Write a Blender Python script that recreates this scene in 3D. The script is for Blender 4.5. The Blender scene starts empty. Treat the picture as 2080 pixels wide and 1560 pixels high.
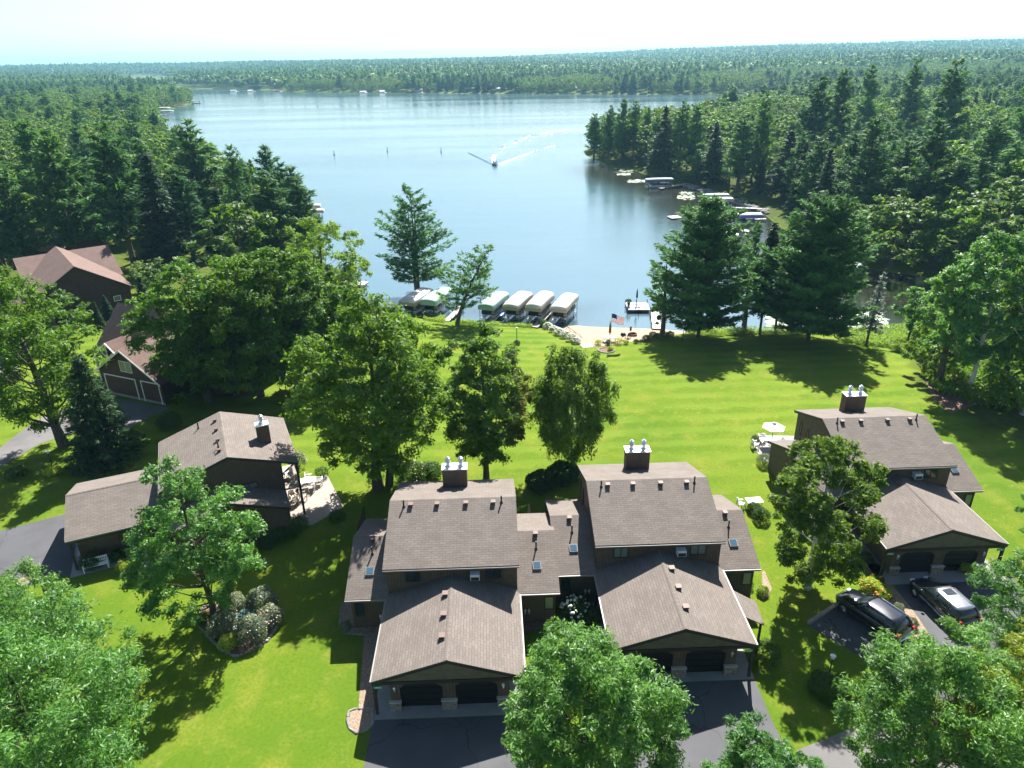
import bpy, math, random
import numpy as np
from mathutils import Vector, Matrix

R = math.radians
S = bpy.context.scene
COL = S.collection

# ------------------------------------------------------------------ camera, sky, sun, exposure
CAM_H, PITCH, ROLL, FPX = 34.0, R(24.47), R(1.05), 1450.0
cam = bpy.data.cameras.new("camera")
cam.sensor_fit = 'HORIZONTAL'; cam.sensor_width = 36.0
cam.lens = 36.0 * FPX / 2080.0
cam.clip_start = 0.5; cam.clip_end = 40000
camo = bpy.data.objects.new("camera", cam); COL.objects.link(camo); S.camera = camo
camo.location = (0, 0, CAM_H)
camo.rotation_mode = 'XYZ'
_m = Matrix.Rotation(R(90) - PITCH, 4, 'X') @ Matrix.Rotation(-ROLL, 4, 'Z')
camo.matrix_world = Matrix.Translation((0, 0, CAM_H)) @ _m

SUN_EL, SUN_AZ = R(45), R(14.4)
W = bpy.data.worlds.new("World"); S.world = W; W.use_nodes = True
nt = W.node_tree; bg = nt.nodes['Background']
sky = nt.nodes.new('ShaderNodeTexSky'); sky.sky_type = 'NISHITA'; sky.sun_disc = False
sky.sun_elevation = SUN_EL; sky.sun_rotation = SUN_AZ
sky.air_density = 1.0; sky.dust_density = 1.3; sky.ozone_density = 1.5; sky.altitude = 300
nt.links.new(sky.outputs[0], bg.inputs[0]); bg.inputs[1].default_value = 0.05
sl = bpy.data.lights.new("sun", 'SUN'); sl.energy = 5.0; sl.angle = R(0.53); sl.color = (1.0, 0.955, 0.88)
so = bpy.data.objects.new("sun", sl); COL.objects.link(so)
so.rotation_mode = 'QUATERNION'
_sd = Vector((math.sin(SUN_AZ) * math.cos(SUN_EL), math.cos(SUN_AZ) * math.cos(SUN_EL), math.sin(SUN_EL)))
so.rotation_quaternion = _sd.to_track_quat('Z', 'Y'); so.location = (60, 200, 250)
S.view_settings.view_transform = 'Standard'; S.view_settings.look = 'None'
S.view_settings.gamma = 1.0; S.view_settings.exposure = 1.68
cy = S.cycles
cy.use_denoising = True
cy.max_bounces = 6; cy.diffuse_bounces = 3; cy.glossy_bounces = 3; cy.transmission_bounces = 4
cy.transparent_max_bounces = 8; cy.volume_bounces = 0; cy.sample_clamp_indirect = 6
cy.use_adaptive_sampling = True; cy.adaptive_threshold = 0.02

WATER = -3.0
# ------------------------------------------------------------------ survey helpers: photo point -> place on the ground
_f = np.array([0, math.cos(PITCH), -math.sin(PITCH)])
_u0 = np.array([0, math.sin(PITCH), math.cos(PITCH)]); _r0 = np.array([1., 0, 0])
_r = _r0 * math.cos(ROLL) - _u0 * math.sin(ROLL); _u = _u0 * math.cos(ROLL) + _r0 * math.sin(ROLL)
EYE = np.array([0, 0, CAM_H])
def ray(x, y): return _f + _r * (x - 1040) / FPX - _u * (y - 780) / FPX
def G(x, y, z=0.0):
    d = ray(x, y); return EYE + d * ((z - CAM_H) / d[2])
def Dp(x, y, Y):
    d = ray(x, y); return EYE + d * (Y / d[1])
def proj(P):
    v = np.asarray(P, float) - EYE; c = v @ _f
    return 1040 + FPX * (v @ _r) / c, 780 - FPX * (v @ _u) / c, c

LAKE_PX = [(735,614),(712,590),(694,565),(655,528),(612,495),(590,470),(566,450),(530,428),(480,398),(440,368),(395,335),(352,303),(326,270),
 (318,245),(322,228),(345,222),(380,214),(398,209),(392,205),(368,203),(352,196),(346,186),(362,181),(430,180),(560,183),(600,187),(640,187),
 (750,188),(860,189),(1000,190),(1200,191),(1400,192),(1560,190),(1610,192),(1600,200),(1560,226),(1510,234),(1440,252),(1350,272),(1270,290),
 (1215,299),(1184,304),(1190,316),(1215,326),(1240,334),(1290,347),(1318,358),(1350,372),(1395,379),(1440,388),(1500,398),(1540,414),
 (1552,436),(1590,466),(1650,500),(1705,528),(1760,548),(1830,556),(1900,566),(2000,586),(2160,600),(2160,628),(1990,632),(1900,648),(1830,664),
 (1790,674),(1740,674),(1640,673),(1500,676),(1400,674),(1340,669),(1290,667),(1250,666),(1200,664),(1165,661),(1150,664),(1110,668),(1080,660),(1040,657),(985,655),(930,652),(880,645),(800,634)]
POND_PX = [(250,161),(300,157),(350,161),(356,167),(352,180),(300,184),(240,182)]
LAKE = np.array([G(x, y, WATER)[:2] for x, y in LAKE_PX])
POND = np.array([G(x, y, WATER)[:2] for x, y in POND_PX])
def inpoly(P, poly):
    x, y = P[:, 0], P[:, 1]; c = np.zeros(len(P), bool); n = len(poly)
    for i in range(n):
        x0, y0 = poly[i]; x1, y1 = poly[(i + 1) % n]
        if y0 == y1: continue
        k = (y0 > y) != (y1 > y)
        c ^= k & (x < (x1 - x0) * (y - y0) / (y1 - y0) + x0)
    return c
def segdist(P, poly):
    d = np.full(len(P), 1e9); n = len(poly)
    for i in range(n):
        a = poly[i]; b = poly[(i + 1) % n] - a; L = b @ b + 1e-9
        t = np.clip(((P - a) @ b) / L, 0, 1)
        q = P - (a + t[:, None] * b)
        d = np.minimum(d, np.hypot(q[:, 0], q[:, 1]))
    return d
def shore(P):                      # >0 on land, <0 in water
    P = np.atleast_2d(np.asarray(P, float)[..., :2])
    d1 = segdist(P, LAKE); d1[inpoly(P, LAKE)] *= -1
    d2 = segdist(P, POND); d2[inpoly(P, POND)] *= -1
    return np.minimum(d1, d2)
def sstep(a, b, x):
    t = np.clip((x - a) / (b - a), 0, 1); return t * t * (3 - 2 * t)
def vnoise(x, y, s, seed=0):
    x = x / s + seed * 17.3; y = y / s - seed * 9.1
    xi = np.floor(x); yi = np.floor(y); fx = x - xi; fy = y - yi
    fx = fx * fx * (3 - 2 * fx); fy = fy * fy * (3 - 2 * fy)
    def h(a, b):
        v = np.sin(a * 127.1 + b * 311.7 + seed * 74.7) * 43758.5453; return v - np.floor(v)
    return (h(xi, yi) * (1 - fx) + h(xi + 1, yi) * fx) * (1 - fy) + (h(xi, yi + 1) * (1 - fx) + h(xi + 1, yi + 1) * fx) * fy
def height(P, d=None):
    P = np.atleast_2d(np.asarray(P, float)[..., :2]); x, y = P[:, 0], P[:, 1]
    if d is None: d = shore(P)
    land = WATER + 3.0 * np.minimum(1, 1.06 * (1 - np.exp(-np.maximum(d, 0) / 14)))
    far = sstep(60, 500, d)
    hill = far * (6 * vnoise(x, y, 260, 1) + 3 * sstep(900, 2600, y) * 5 * vnoise(x, y, 900, 2))
    hill += sstep(1300, 3600, y) * (12 + 30 * sstep(-300, 1500, x) * (0.55 + 0.45 * vnoise(x, y, 1300, 5)))
    hill += sstep(250, 900, x) * sstep(150, 600, d) * 10
    hill += sstep(6000, 9000, y) * 30 * vnoise(x, y, 2500, 7)
    bed = WATER + np.maximum(d * 0.22, -1.6)
    return np.where(d > 0, land + hill, bed)
def hz(x, y): return float(height(np.array([[x, y]]))[0])
def at(px, py):                    # where the line of sight meets the ground
    z = 0.0
    for _ in range(12):
        p = G(px, py, z); z = 0.5 * z + 0.5 * hz(p[0], p[1])
    return G(px, py, z)

# ------------------------------------------------------------------ materials
def newmat(name):
    m = bpy.data.materials.new(name); m.use_nodes = True
    n = m.node_tree; b = n.nodes['Principled BSDF']; return m, n, b
def plain(name, col, rough=0.7, metal=0.0, noise=0.0, nscale=3.0, spec=0.4, coat=0.0):
    m, n, b = newmat(name)
    b.inputs['Roughness'].default_value = rough; b.inputs['Metallic'].default_value = metal
    b.inputs['Specular IOR Level'].default_value = spec; b.inputs['Coat Weight'].default_value = coat
    c = (*col, 1)
    if noise > 0:
        tc = n.nodes.new('ShaderNodeTexCoord'); t = n.nodes.new('ShaderNodeTexNoise'); t.inputs['Scale'].default_value = nscale
        t.inputs['Detail'].default_value = 6
        mx = n.nodes.new('ShaderNodeMix'); mx.data_type = 'RGBA'
        mx.inputs[6].default_value = tuple(v * (1 - noise) for v in col) + (1,)
        mx.inputs[7].default_value = tuple(min(1, v * (1 + noise)) for v in col) + (1,)
        n.links.new(tc.outputs['Object'], t.inputs['Vector'])
        mr = n.nodes.new('ShaderNodeMapRange'); mr.inputs[1].default_value = .3; mr.inputs[2].default_value = .7
        n.links.new(t.outputs[0], mr.inputs[0]); n.links.new(mr.outputs[0], mx.inputs[0]); n.links.new(mx.outputs[2], b.inputs['Base Color'])
    else: b.inputs['Base Color'].default_value = c
    return m
def N(n, t, **kw):
    k = n.nodes.new(t)
    for a, v in kw.items(): setattr(k, a, v)
    return k
def math_(n, op, a, b=None):
    k = N(n, 'ShaderNodeMath', operation=op)
    for i, v in enumerate((a, b)):
        if v is None: continue
        if isinstance(v, (int, float)): k.inputs[i].default_value = v
        else: n.links.new(v, k.inputs[i])
    return k.outputs[0]
def mixc(n, fac, a, b):
    k = N(n, 'ShaderNodeMix', data_type='RGBA')
    for i, v in ((0, fac), (6, a), (7, b)):
        if isinstance(v, (int, float)): k.inputs[i].default_value = v
        elif isinstance(v, tuple): k.inputs[i].default_value = (*v, 1)
        else: n.links.new(v, k.inputs[i])
    return k.outputs[2]
def noise(n, vec, scale, detail=4, rough=.55):
    t = N(n, 'ShaderNodeTexNoise'); t.inputs['Scale'].default_value = scale; t.inputs['Detail'].default_value = detail
    t.inputs['Roughness'].default_value = rough
    if vec is not None: n.links.new(vec, t.inputs['Vector'])
    return t.outputs[0]
def rng_(n, v, a, b, c=0, d=1):
    k = N(n, 'ShaderNodeMapRange'); n.links.new(v, k.inputs[0])
    for i, q in enumerate((a, b, c, d)): k.inputs[i + 1].default_value = q
    return k.outputs[0]
def bump(n, b, h, strength, dist):
    k = N(n, 'ShaderNodeBump'); k.inputs['Strength'].default_value = strength; k.inputs['Distance'].default_value = dist
    n.links.new(h, k.inputs['Height']); n.links.new(k.outputs[0], b.inputs['Normal'])

def shingle(name, swap, c1, c2, seed=0):
    m, n, b = newmat(name)
    tc = N(n, 'ShaderNodeTexCoord'); sp = N(n, 'ShaderNodeSeparateXYZ'); n.links.new(tc.outputs['Object'], sp.inputs[0])
    cb = N(n, 'ShaderNodeCombineXYZ')
    n.links.new(sp.outputs[1 if swap else 0], cb.inputs[0]); n.links.new(sp.outputs[0 if swap else 1], cb.inputs[1])
    br = N(n, 'ShaderNodeTexBrick'); n.links.new(cb.outputs[0], br.inputs['Vector'])
    br.inputs['Scale'].default_value = 1; br.inputs['Brick Width'].default_value = .46; br.inputs['Row Height'].default_value = .165
    br.inputs['Mortar Size'].default_value = .02; br.inputs['Mortar Smooth'].default_value = .3; br.inputs['Bias'].default_value = 0
    br.inputs['Color1'].default_value = (*c1, 1); br.inputs['Color2'].default_value = (*c2, 1)
    br.inputs['Mortar'].default_value = tuple(v * .66 for v in c1) + (1,)
    g = noise(n, cb.outputs[0], 14, 3); g2 = noise(n, cb.outputs[0], .7, 3)
    k = mixc(n, rng_(n, g, .3, .7, 0, .55), br.outputs[0], tuple(v * 1.35 for v in c2))
    k = mixc(n, rng_(n, g2, .35, .7, 0, .35), k, tuple(v * .7 for v in c1))
    n.links.new(k, b.inputs['Base Color']); b.inputs['Roughness'].default_value = .92; b.inputs['Specular IOR Level'].default_value = .25
    bump(n, b, br.outputs[1], -.35, .02)
    return m
def siding(name, col, step=.2, vertical=True, dark=.45):
    m, n, b = newmat(name)
    tc = N(n, 'ShaderNodeTexCoord'); sp = N(n, 'ShaderNodeSeparateXYZ'); n.links.new(tc.outputs['Object'], sp.inputs[0])
    s = math_(n, 'ADD', sp.outputs[0], sp.outputs[1]) if vertical else sp.outputs[2]
    fr = math_(n, 'FRACT', math_(n, 'DIVIDE', s, step)); gr = math_(n, 'LESS_THAN', fr, .12)
    nz = noise(n, tc.outputs['Object'], 2.5, 5)
    c = mixc(n, rng_(n, nz, .3, .7), tuple(v * .8 for v in col), tuple(v * 1.2 for v in col))
    c = mixc(n, gr, c, tuple(v * dark for v in col))
    n.links.new(c, b.inputs['Base Color']); b.inputs['Roughness'].default_value = .8
    return m
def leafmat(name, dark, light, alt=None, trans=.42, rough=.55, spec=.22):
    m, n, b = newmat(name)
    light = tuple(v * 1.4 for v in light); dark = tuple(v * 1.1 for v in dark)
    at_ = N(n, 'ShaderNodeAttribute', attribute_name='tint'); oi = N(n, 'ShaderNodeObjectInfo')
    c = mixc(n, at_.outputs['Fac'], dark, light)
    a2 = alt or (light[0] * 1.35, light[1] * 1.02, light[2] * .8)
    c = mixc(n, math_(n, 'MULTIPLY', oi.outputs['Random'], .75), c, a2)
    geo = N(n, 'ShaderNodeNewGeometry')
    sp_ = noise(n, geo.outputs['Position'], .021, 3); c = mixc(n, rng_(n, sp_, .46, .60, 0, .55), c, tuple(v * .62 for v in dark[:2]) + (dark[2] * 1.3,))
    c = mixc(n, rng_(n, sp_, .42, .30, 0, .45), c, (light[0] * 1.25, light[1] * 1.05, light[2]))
    at2 = N(n, 'ShaderNodeAttribute', attribute_name='warm')
    c = mixc(n, at2.outputs['Fac'], c, (.30, .13, .035))
    n.links.new(c, b.inputs['Base Color']); b.inputs['Roughness'].default_value = rough
    b.inputs['Specular IOR Level'].default_value = spec
    tr = N(n, 'ShaderNodeBsdfTranslucent'); ms = N(n, 'ShaderNodeMixShader'); ms.inputs[0].default_value = trans
    tcol = mixc(n, .5, c, (light[0] * 1.7, light[1] * 1.5, light[2] * .5)); n.links.new(tcol, tr.inputs[0])
    out = n.nodes['Material Output']
    n.links.new(b.outputs[0], ms.inputs[1]); n.links.new(tr.outputs[0], ms.inputs[2]); n.links.new(ms.outputs[0], out.inputs[0])
    return m

M = {}
M['roof'] = shingle('brown_shingles', False, (.118, .101, .090), (.170, .146, .129))
M['roof_y'] = shingle('brown_shingles_turned', True, (.118, .101, .090), (.170, .146, .129))
M['red_roof'] = shingle('reddish_shingles', False, (.120, .078, .066), (.165, .112, .098))
M['red_roof_y'] = shingle('reddish_shingles_turned', True, (.120, .078, .066), (.165, .112, .098))
M['wall'] = siding('dark_brown_siding', (.098, .066, .044))
M['khaki'] = siding('khaki_shakes', (.12, .105, .07), .14, False, .8)
M['log'] = siding('red_brown_lap_siding', (.072, .036, .028), .2, False, .5)
M['trim'] = plain('dark_trim', (.030, .024, .020), .6)
M['black'] = plain('black_door', (.008, .008, .009), .5)
M['gutter'] = plain('pale_gutter', (.20, .19, .18), .5, .1)
M['galv'] = plain('galvanised_metal', (.75, .77, .80), .3, .85, .1)
M['vent'] = plain('brown_vent', (.115, .065, .056), .6)
M['pipe'] = plain('dark_pipe', (.035, .028, .025), .6)
M['glass'] = plain('dark_glass', (.02, .03, .035), .06, 0, spec=1.0)
M['skyglass'] = plain('skylight_glass', (.05, .10, .15), .12, 0, spec=.6)
M['curtain'] = plain('window_with_blind', (.16, .19, .18), .25, 0, spec=.8)
M['white'] = plain('white_paint', (.78, .78, .76), .5, 0, .05)
M['whiteplastic'] = plain('white_plastic', (.72, .75, .78), .4)
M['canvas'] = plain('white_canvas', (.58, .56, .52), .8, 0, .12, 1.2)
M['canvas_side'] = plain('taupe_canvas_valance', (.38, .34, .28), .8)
M['green_canvas'] = plain('green_canvas', (.34, .50, .44), .7, 0, .15)
M['blue_canvas'] = plain('blue_canvas', (.09, .12, .55), .6)
M['grey_canvas'] = plain('grey_blue_canvas', (.30, .36, .40), .7, 0, .12)
M['navy_canvas'] = plain('dark_blue_canvas', (.05, .10, .17), .6)
M['cream'] = plain('cream_canvas', (.72, .68, .52), .8)
M['steel'] = plain('lift_steel', (.35, .38, .40), .45, .6)
M['deckwood'] = siding('weathered_dock_boards', (.36, .31, .27), .16, True, .55)
M['whitedeck'] = siding('pale_dock_boards', (.62, .61, .58), .16, True, .7)
M['post'] = plain('wet_dark_posts', (.05, .04, .035), .7)
M['concrete'] = plain('concrete', (.26, .25, .24), .85, 0, .10, 1.3)
M['stone'] = plain('cut_stone', (.22, .19, .16), .85, 0, .5, 5)
M['stonecap'] = plain('stone_cap', (.45, .43, .38), .8)
M['bark'] = plain('grey_brown_bark', (.085, .065, .05), .95, 0, .35, 6)
M['pinebark'] = plain('pine_bark', (.11, .08, .06), .95, 0, .35, 5)
M['mulch'] = plain('bark_mulch', (.15, .09, .06), .95, 0, .5, 9)
M['gravel'] = plain('river_gravel', (.24, .18, .13), .95, 0, .45, 12)
M['sand'] = plain('beach_sand', (.29, .215, .155), .95, 0, .22, 1.5)
M['paver'] = plain('patio_pavers', (.30, .26, .23), .9, 0, .2, 8)
M['rust'] = plain('rusty_steel', (.13, .05, .03), .8)
M['green_sign'] = plain('green_sign', (.02, .30, .20), .4)
M['sign_white'] = plain('sign_white', (.75, .78, .74), .5)
M['green_box'] = plain('utility_green', (.06, .13, .12), .55)
M['green_tube'] = plain('pale_utility_green', (.17, .25, .23), .55)
M['tyre'] = plain('tyre_rubber', (.012, .012, .012), .8)
M['rim'] = plain('alloy_rim', (.5, .5, .52), .25, .9)
M['carblack'] = plain('black_car_paint', (.006, .008, .014), .16, 0, spec=.9, coat=1.0)
M['cargrey'] = plain('graphite_car_paint', (.05, .055, .065), .16, .5, spec=.9, coat=1.0)
M['redlens'] = plain('red_lens', (.35, .01, .01), .2)
M['lens'] = plain('clear_lens', (.7, .72, .75), .1, spec=1.0)
M['rock'] = plain('grey_boulder', (.24, .225, .20), .9, 0, .3, 3)
M['blue'] = plain('blue_plastic', (.03, .12, .45), .4)
M['chrome'] = plain('chrome', (.8, .8, .82), .12, 1.0)
M['flower_white'] = plain('white_petals', (.72, .74, .62), .6)
M['flower_pink'] = plain('pinkish_petals', (.55, .42, .36), .6)
M['flower_orange'] = plain('orange_petals', (.75, .22, .05), .6)
M['birchbark'] = None
def birchbark():
    m, n, b = newmat('white_birch_bark')
    tc = N(n, 'ShaderNodeTexCoord'); mp = N(n, 'ShaderNodeMapping'); mp.inputs['Scale'].default_value = (3, 3, 9)
    n.links.new(tc.outputs['Object'], mp.inputs[0])
    c = mixc(n, rng_(n, noise(n, mp.outputs[0], 1.5, 4), .52, .62), (.62, .60, .55), (.08, .07, .06))
    n.links.new(c, b.inputs['Base Color']); b.inputs['Roughness'].default_value = .8; return m
M['birchbark'] = birchbark()
def asphalt(name, base, crack=.5):
    m, n, b = newmat(name)
    tc = N(n, 'ShaderNodeTexCoord'); v = tc.outputs['Object']
    c = mixc(n, rng_(n, noise(n, v, .35, 5), .3, .7), tuple(q * .72 for q in base), tuple(q * 1.3 for q in base))
    c = mixc(n, rng_(n, noise(n, v, 18, 3), .3, .75, 0, .4), c, tuple(q * 1.6 for q in base))
    if crack:
        w = N(n, 'ShaderNodeTexVoronoi', feature='DISTANCE_TO_EDGE'); w.inputs['Scale'].default_value = .16
        wn = N(n, 'ShaderNodeVectorMath', operation='ADD')
        nn = N(n, 'ShaderNodeTexNoise'); nn.inputs['Scale'].default_value = .7; n.links.new(v, nn.inputs['Vector'])
        sc = N(n, 'ShaderNodeVectorMath', operation='SCALE'); sc.inputs['Scale'].default_value = 1.8
        n.links.new(nn.outputs[1], sc.inputs[0]); n.links.new(v, wn.inputs[0]); n.links.new(sc.outputs[0], wn.inputs[1])
        n.links.new(wn.outputs[0], w.inputs['Vector'])
        c = mixc(n, math_(n, 'MULTIPLY', math_(n, 'LESS_THAN', w.outputs[0], .006), crack), c, tuple(q * .35 for q in base))
    n.links.new(c, b.inputs['Base Color']); b.inputs['Roughness'].default_value = .85; return m
M['asphalt'] = asphalt('worn_asphalt', (.058, .059, .066), .6)
M['asphalt2'] = asphalt('grey_asphalt_road', (.105, .10, .10), .4)
L = M
L['leaf_oak'] = leafmat('oak_leaves', (.020, .070, .008), (.070, .165, .018))
L['leaf_maple'] = leafmat('maple_leaves', (.030, .095, .011), (.105, .215, .026))
L['leaf_ash'] = leafmat('ash_leaves', (.030, .110, .022), (.100, .240, .050), spec=.42, rough=.5)
L['leaf_ash_y'] = leafmat('yellowish_ash_leaves', (.06, .12, .010), (.19, .26, .025), spec=.3, rough=.5)
L['leaf_birch'] = leafmat('birch_leaves', (.036, .095, .010), (.115, .215, .024))
L['needle'] = leafmat('white_pine_needles', (.018, .070, .022), (.065, .170, .045), trans=.28, rough=.6, spec=.08)
L['needle_dark'] = leafmat('dark_conifer_needles', (.009, .034, .016), (.03, .075, .028), trans=.22, spec=.08)
L['needle_blue'] = leafmat('blue_spruce_needles', (.05, .09, .075), (.13, .19, .16), trans=.2)
L['leaf_wood'] = leafmat('mixed_woodland_leaves', (.018, .066, .010), (.085, .180, .022))
L['shrub'] = leafmat('shrub_leaves', (.02, .055, .014), (.06, .125, .025))
L['shrub_y'] = leafmat('lime_shrub_leaves', (.08, .15, .02), (.26, .36, .05))
L['shrub_grey'] = leafmat('grey_green_shrub_leaves', (.05, .085, .055), (.15, .20, .15))
L['reed'] = leafmat('shore_plant_leaves', (.06, .13, .02), (.17, .28, .05))
L['pad'] = plain('lily_pad_leaf', (.30, .36, .25), .22, spec=1.0)

def ground_mat():
    m, n, b = newmat('lawn_and_woodland_ground')
    geo = N(n, 'ShaderNodeNewGeometry'); v = geo.outputs['Position']
    sp = N(n, 'ShaderNodeSeparateXYZ'); n.links.new(v, sp.inputs[0])
    big = noise(n, v, .06, 4); mid = noise(n, v, .33, 5); fine = noise(n, v, 5, 5, .7); vf = noise(n, v, 28, 2, .7)
    c = mixc(n, rng_(n, big, .35, .68), (.066, .130, .008), (.132, .182, .012))
    c = mixc(n, rng_(n, mid, .48, .70, 0, .8), c, (.20, .20, .028))
    c = mixc(n, rng_(n, fine, .38, .68, 0, .75), c, (.045, .10, .010))
    c = mixc(n, rng_(n, vf, .4, .8, 0, .45), c, (.16, .24, .03))
    c = mixc(n, rng_(n, noise(n, v, .9, 6, .7), .56, .72, 0, .6), c, (.22, .205, .05))
    c = mixc(n, rng_(n, noise(n, v, 2.2, 4, .7), .60, .75, 0, .55), c, (.035, .085, .008))
    # mowing passes run across the slope
    wob = math_(n, 'ADD', math_(n, 'ADD', sp.outputs[1], math_(n, 'MULTIPLY', sp.outputs[0], -.04)), math_(n, 'MULTIPLY', mid, 2.6))
    st = math_(n, 'SINE', math_(n, 'MULTIPLY', wob, 2.3))
    st2 = math_(n, 'MULTIPLY', rng_(n, st, -.5, .5, 0, .32), math_(n, 'MULTIPLY', rng_(n, sp.outputs[1], 48, 60), rng_(n, noise(n, v, .11, 3), .36, .56, .35, 1.15)))
    c = mixc(n, st2, c, (.165, .235, .03))
    fl = mixc(n, rng_(n, noise(n, v, 1.2, 5), .35, .65), (.045, .035, .02), (.05, .085, .015))
    fa = N(n, 'ShaderNodeAttribute', attribute_name='woods')
    c = mixc(n, fa.outputs['Fac'], c, fl)
    n.links.new(c, b.inputs['Base Color']); b.inputs['Roughness'].default_value = .95; b.inputs['Specular IOR Level'].default_value = .04
    bump(n, b, vf, .6, .05)
    return m
def water_mat():
    m, n, b = newmat('lake_water')
    geo = N(n, 'ShaderNodeNewGeometry'); v = geo.outputs['Position']
    mp = N(n, 'ShaderNodeMapping'); mp.inputs['Scale'].default_value = (.7, 1.7, 1); n.links.new(v, mp.inputs[0])
    n1 = noise(n, mp.outputs[0], 1.3, 4, .6); n2 = noise(n, mp.outputs[0], .12, 3)
    mp2 = N(n, 'ShaderNodeMapping'); mp2.inputs['Scale'].default_value = (.0035, .022, 1); n.links.new(v, mp2.inputs[0])
    calm = rng_(n, noise(n, mp2.outputs[0], 1.0, 5, .6), .38, .62, .25, 1)
    hgt = math_(n, 'MULTIPLY', math_(n, 'ADD', n1, n2), calm)
    b.inputs['Base Color'].default_value = (.010, .080, .112, 1); b.inputs['Specular Tint'].default_value = (.86, .97, 1.0, 1); b.inputs['Roughness'].default_value = .06
    n.links.new(math_(n, 'MULTIPLY', calm, .10), b.inputs['Roughness'])
    sh_ = N(n, 'ShaderNodeAttribute', attribute_name='shallow_shade')
    n.links.new(mixc(n, sh_.outputs['Fac'], (.075, .135, .155), (.022, .024, .018)), b.inputs['Base Color'])  # brown shallows and dark tree reflections, both painted into the water colour
    b.inputs['IOR'].default_value = 3.6; b.inputs['Specular IOR Level'].default_value = .5
    bump(n, b, hgt, .55, .10)
    return m
M['ground'] = ground_mat(); M['water'] = water_mat()

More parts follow.
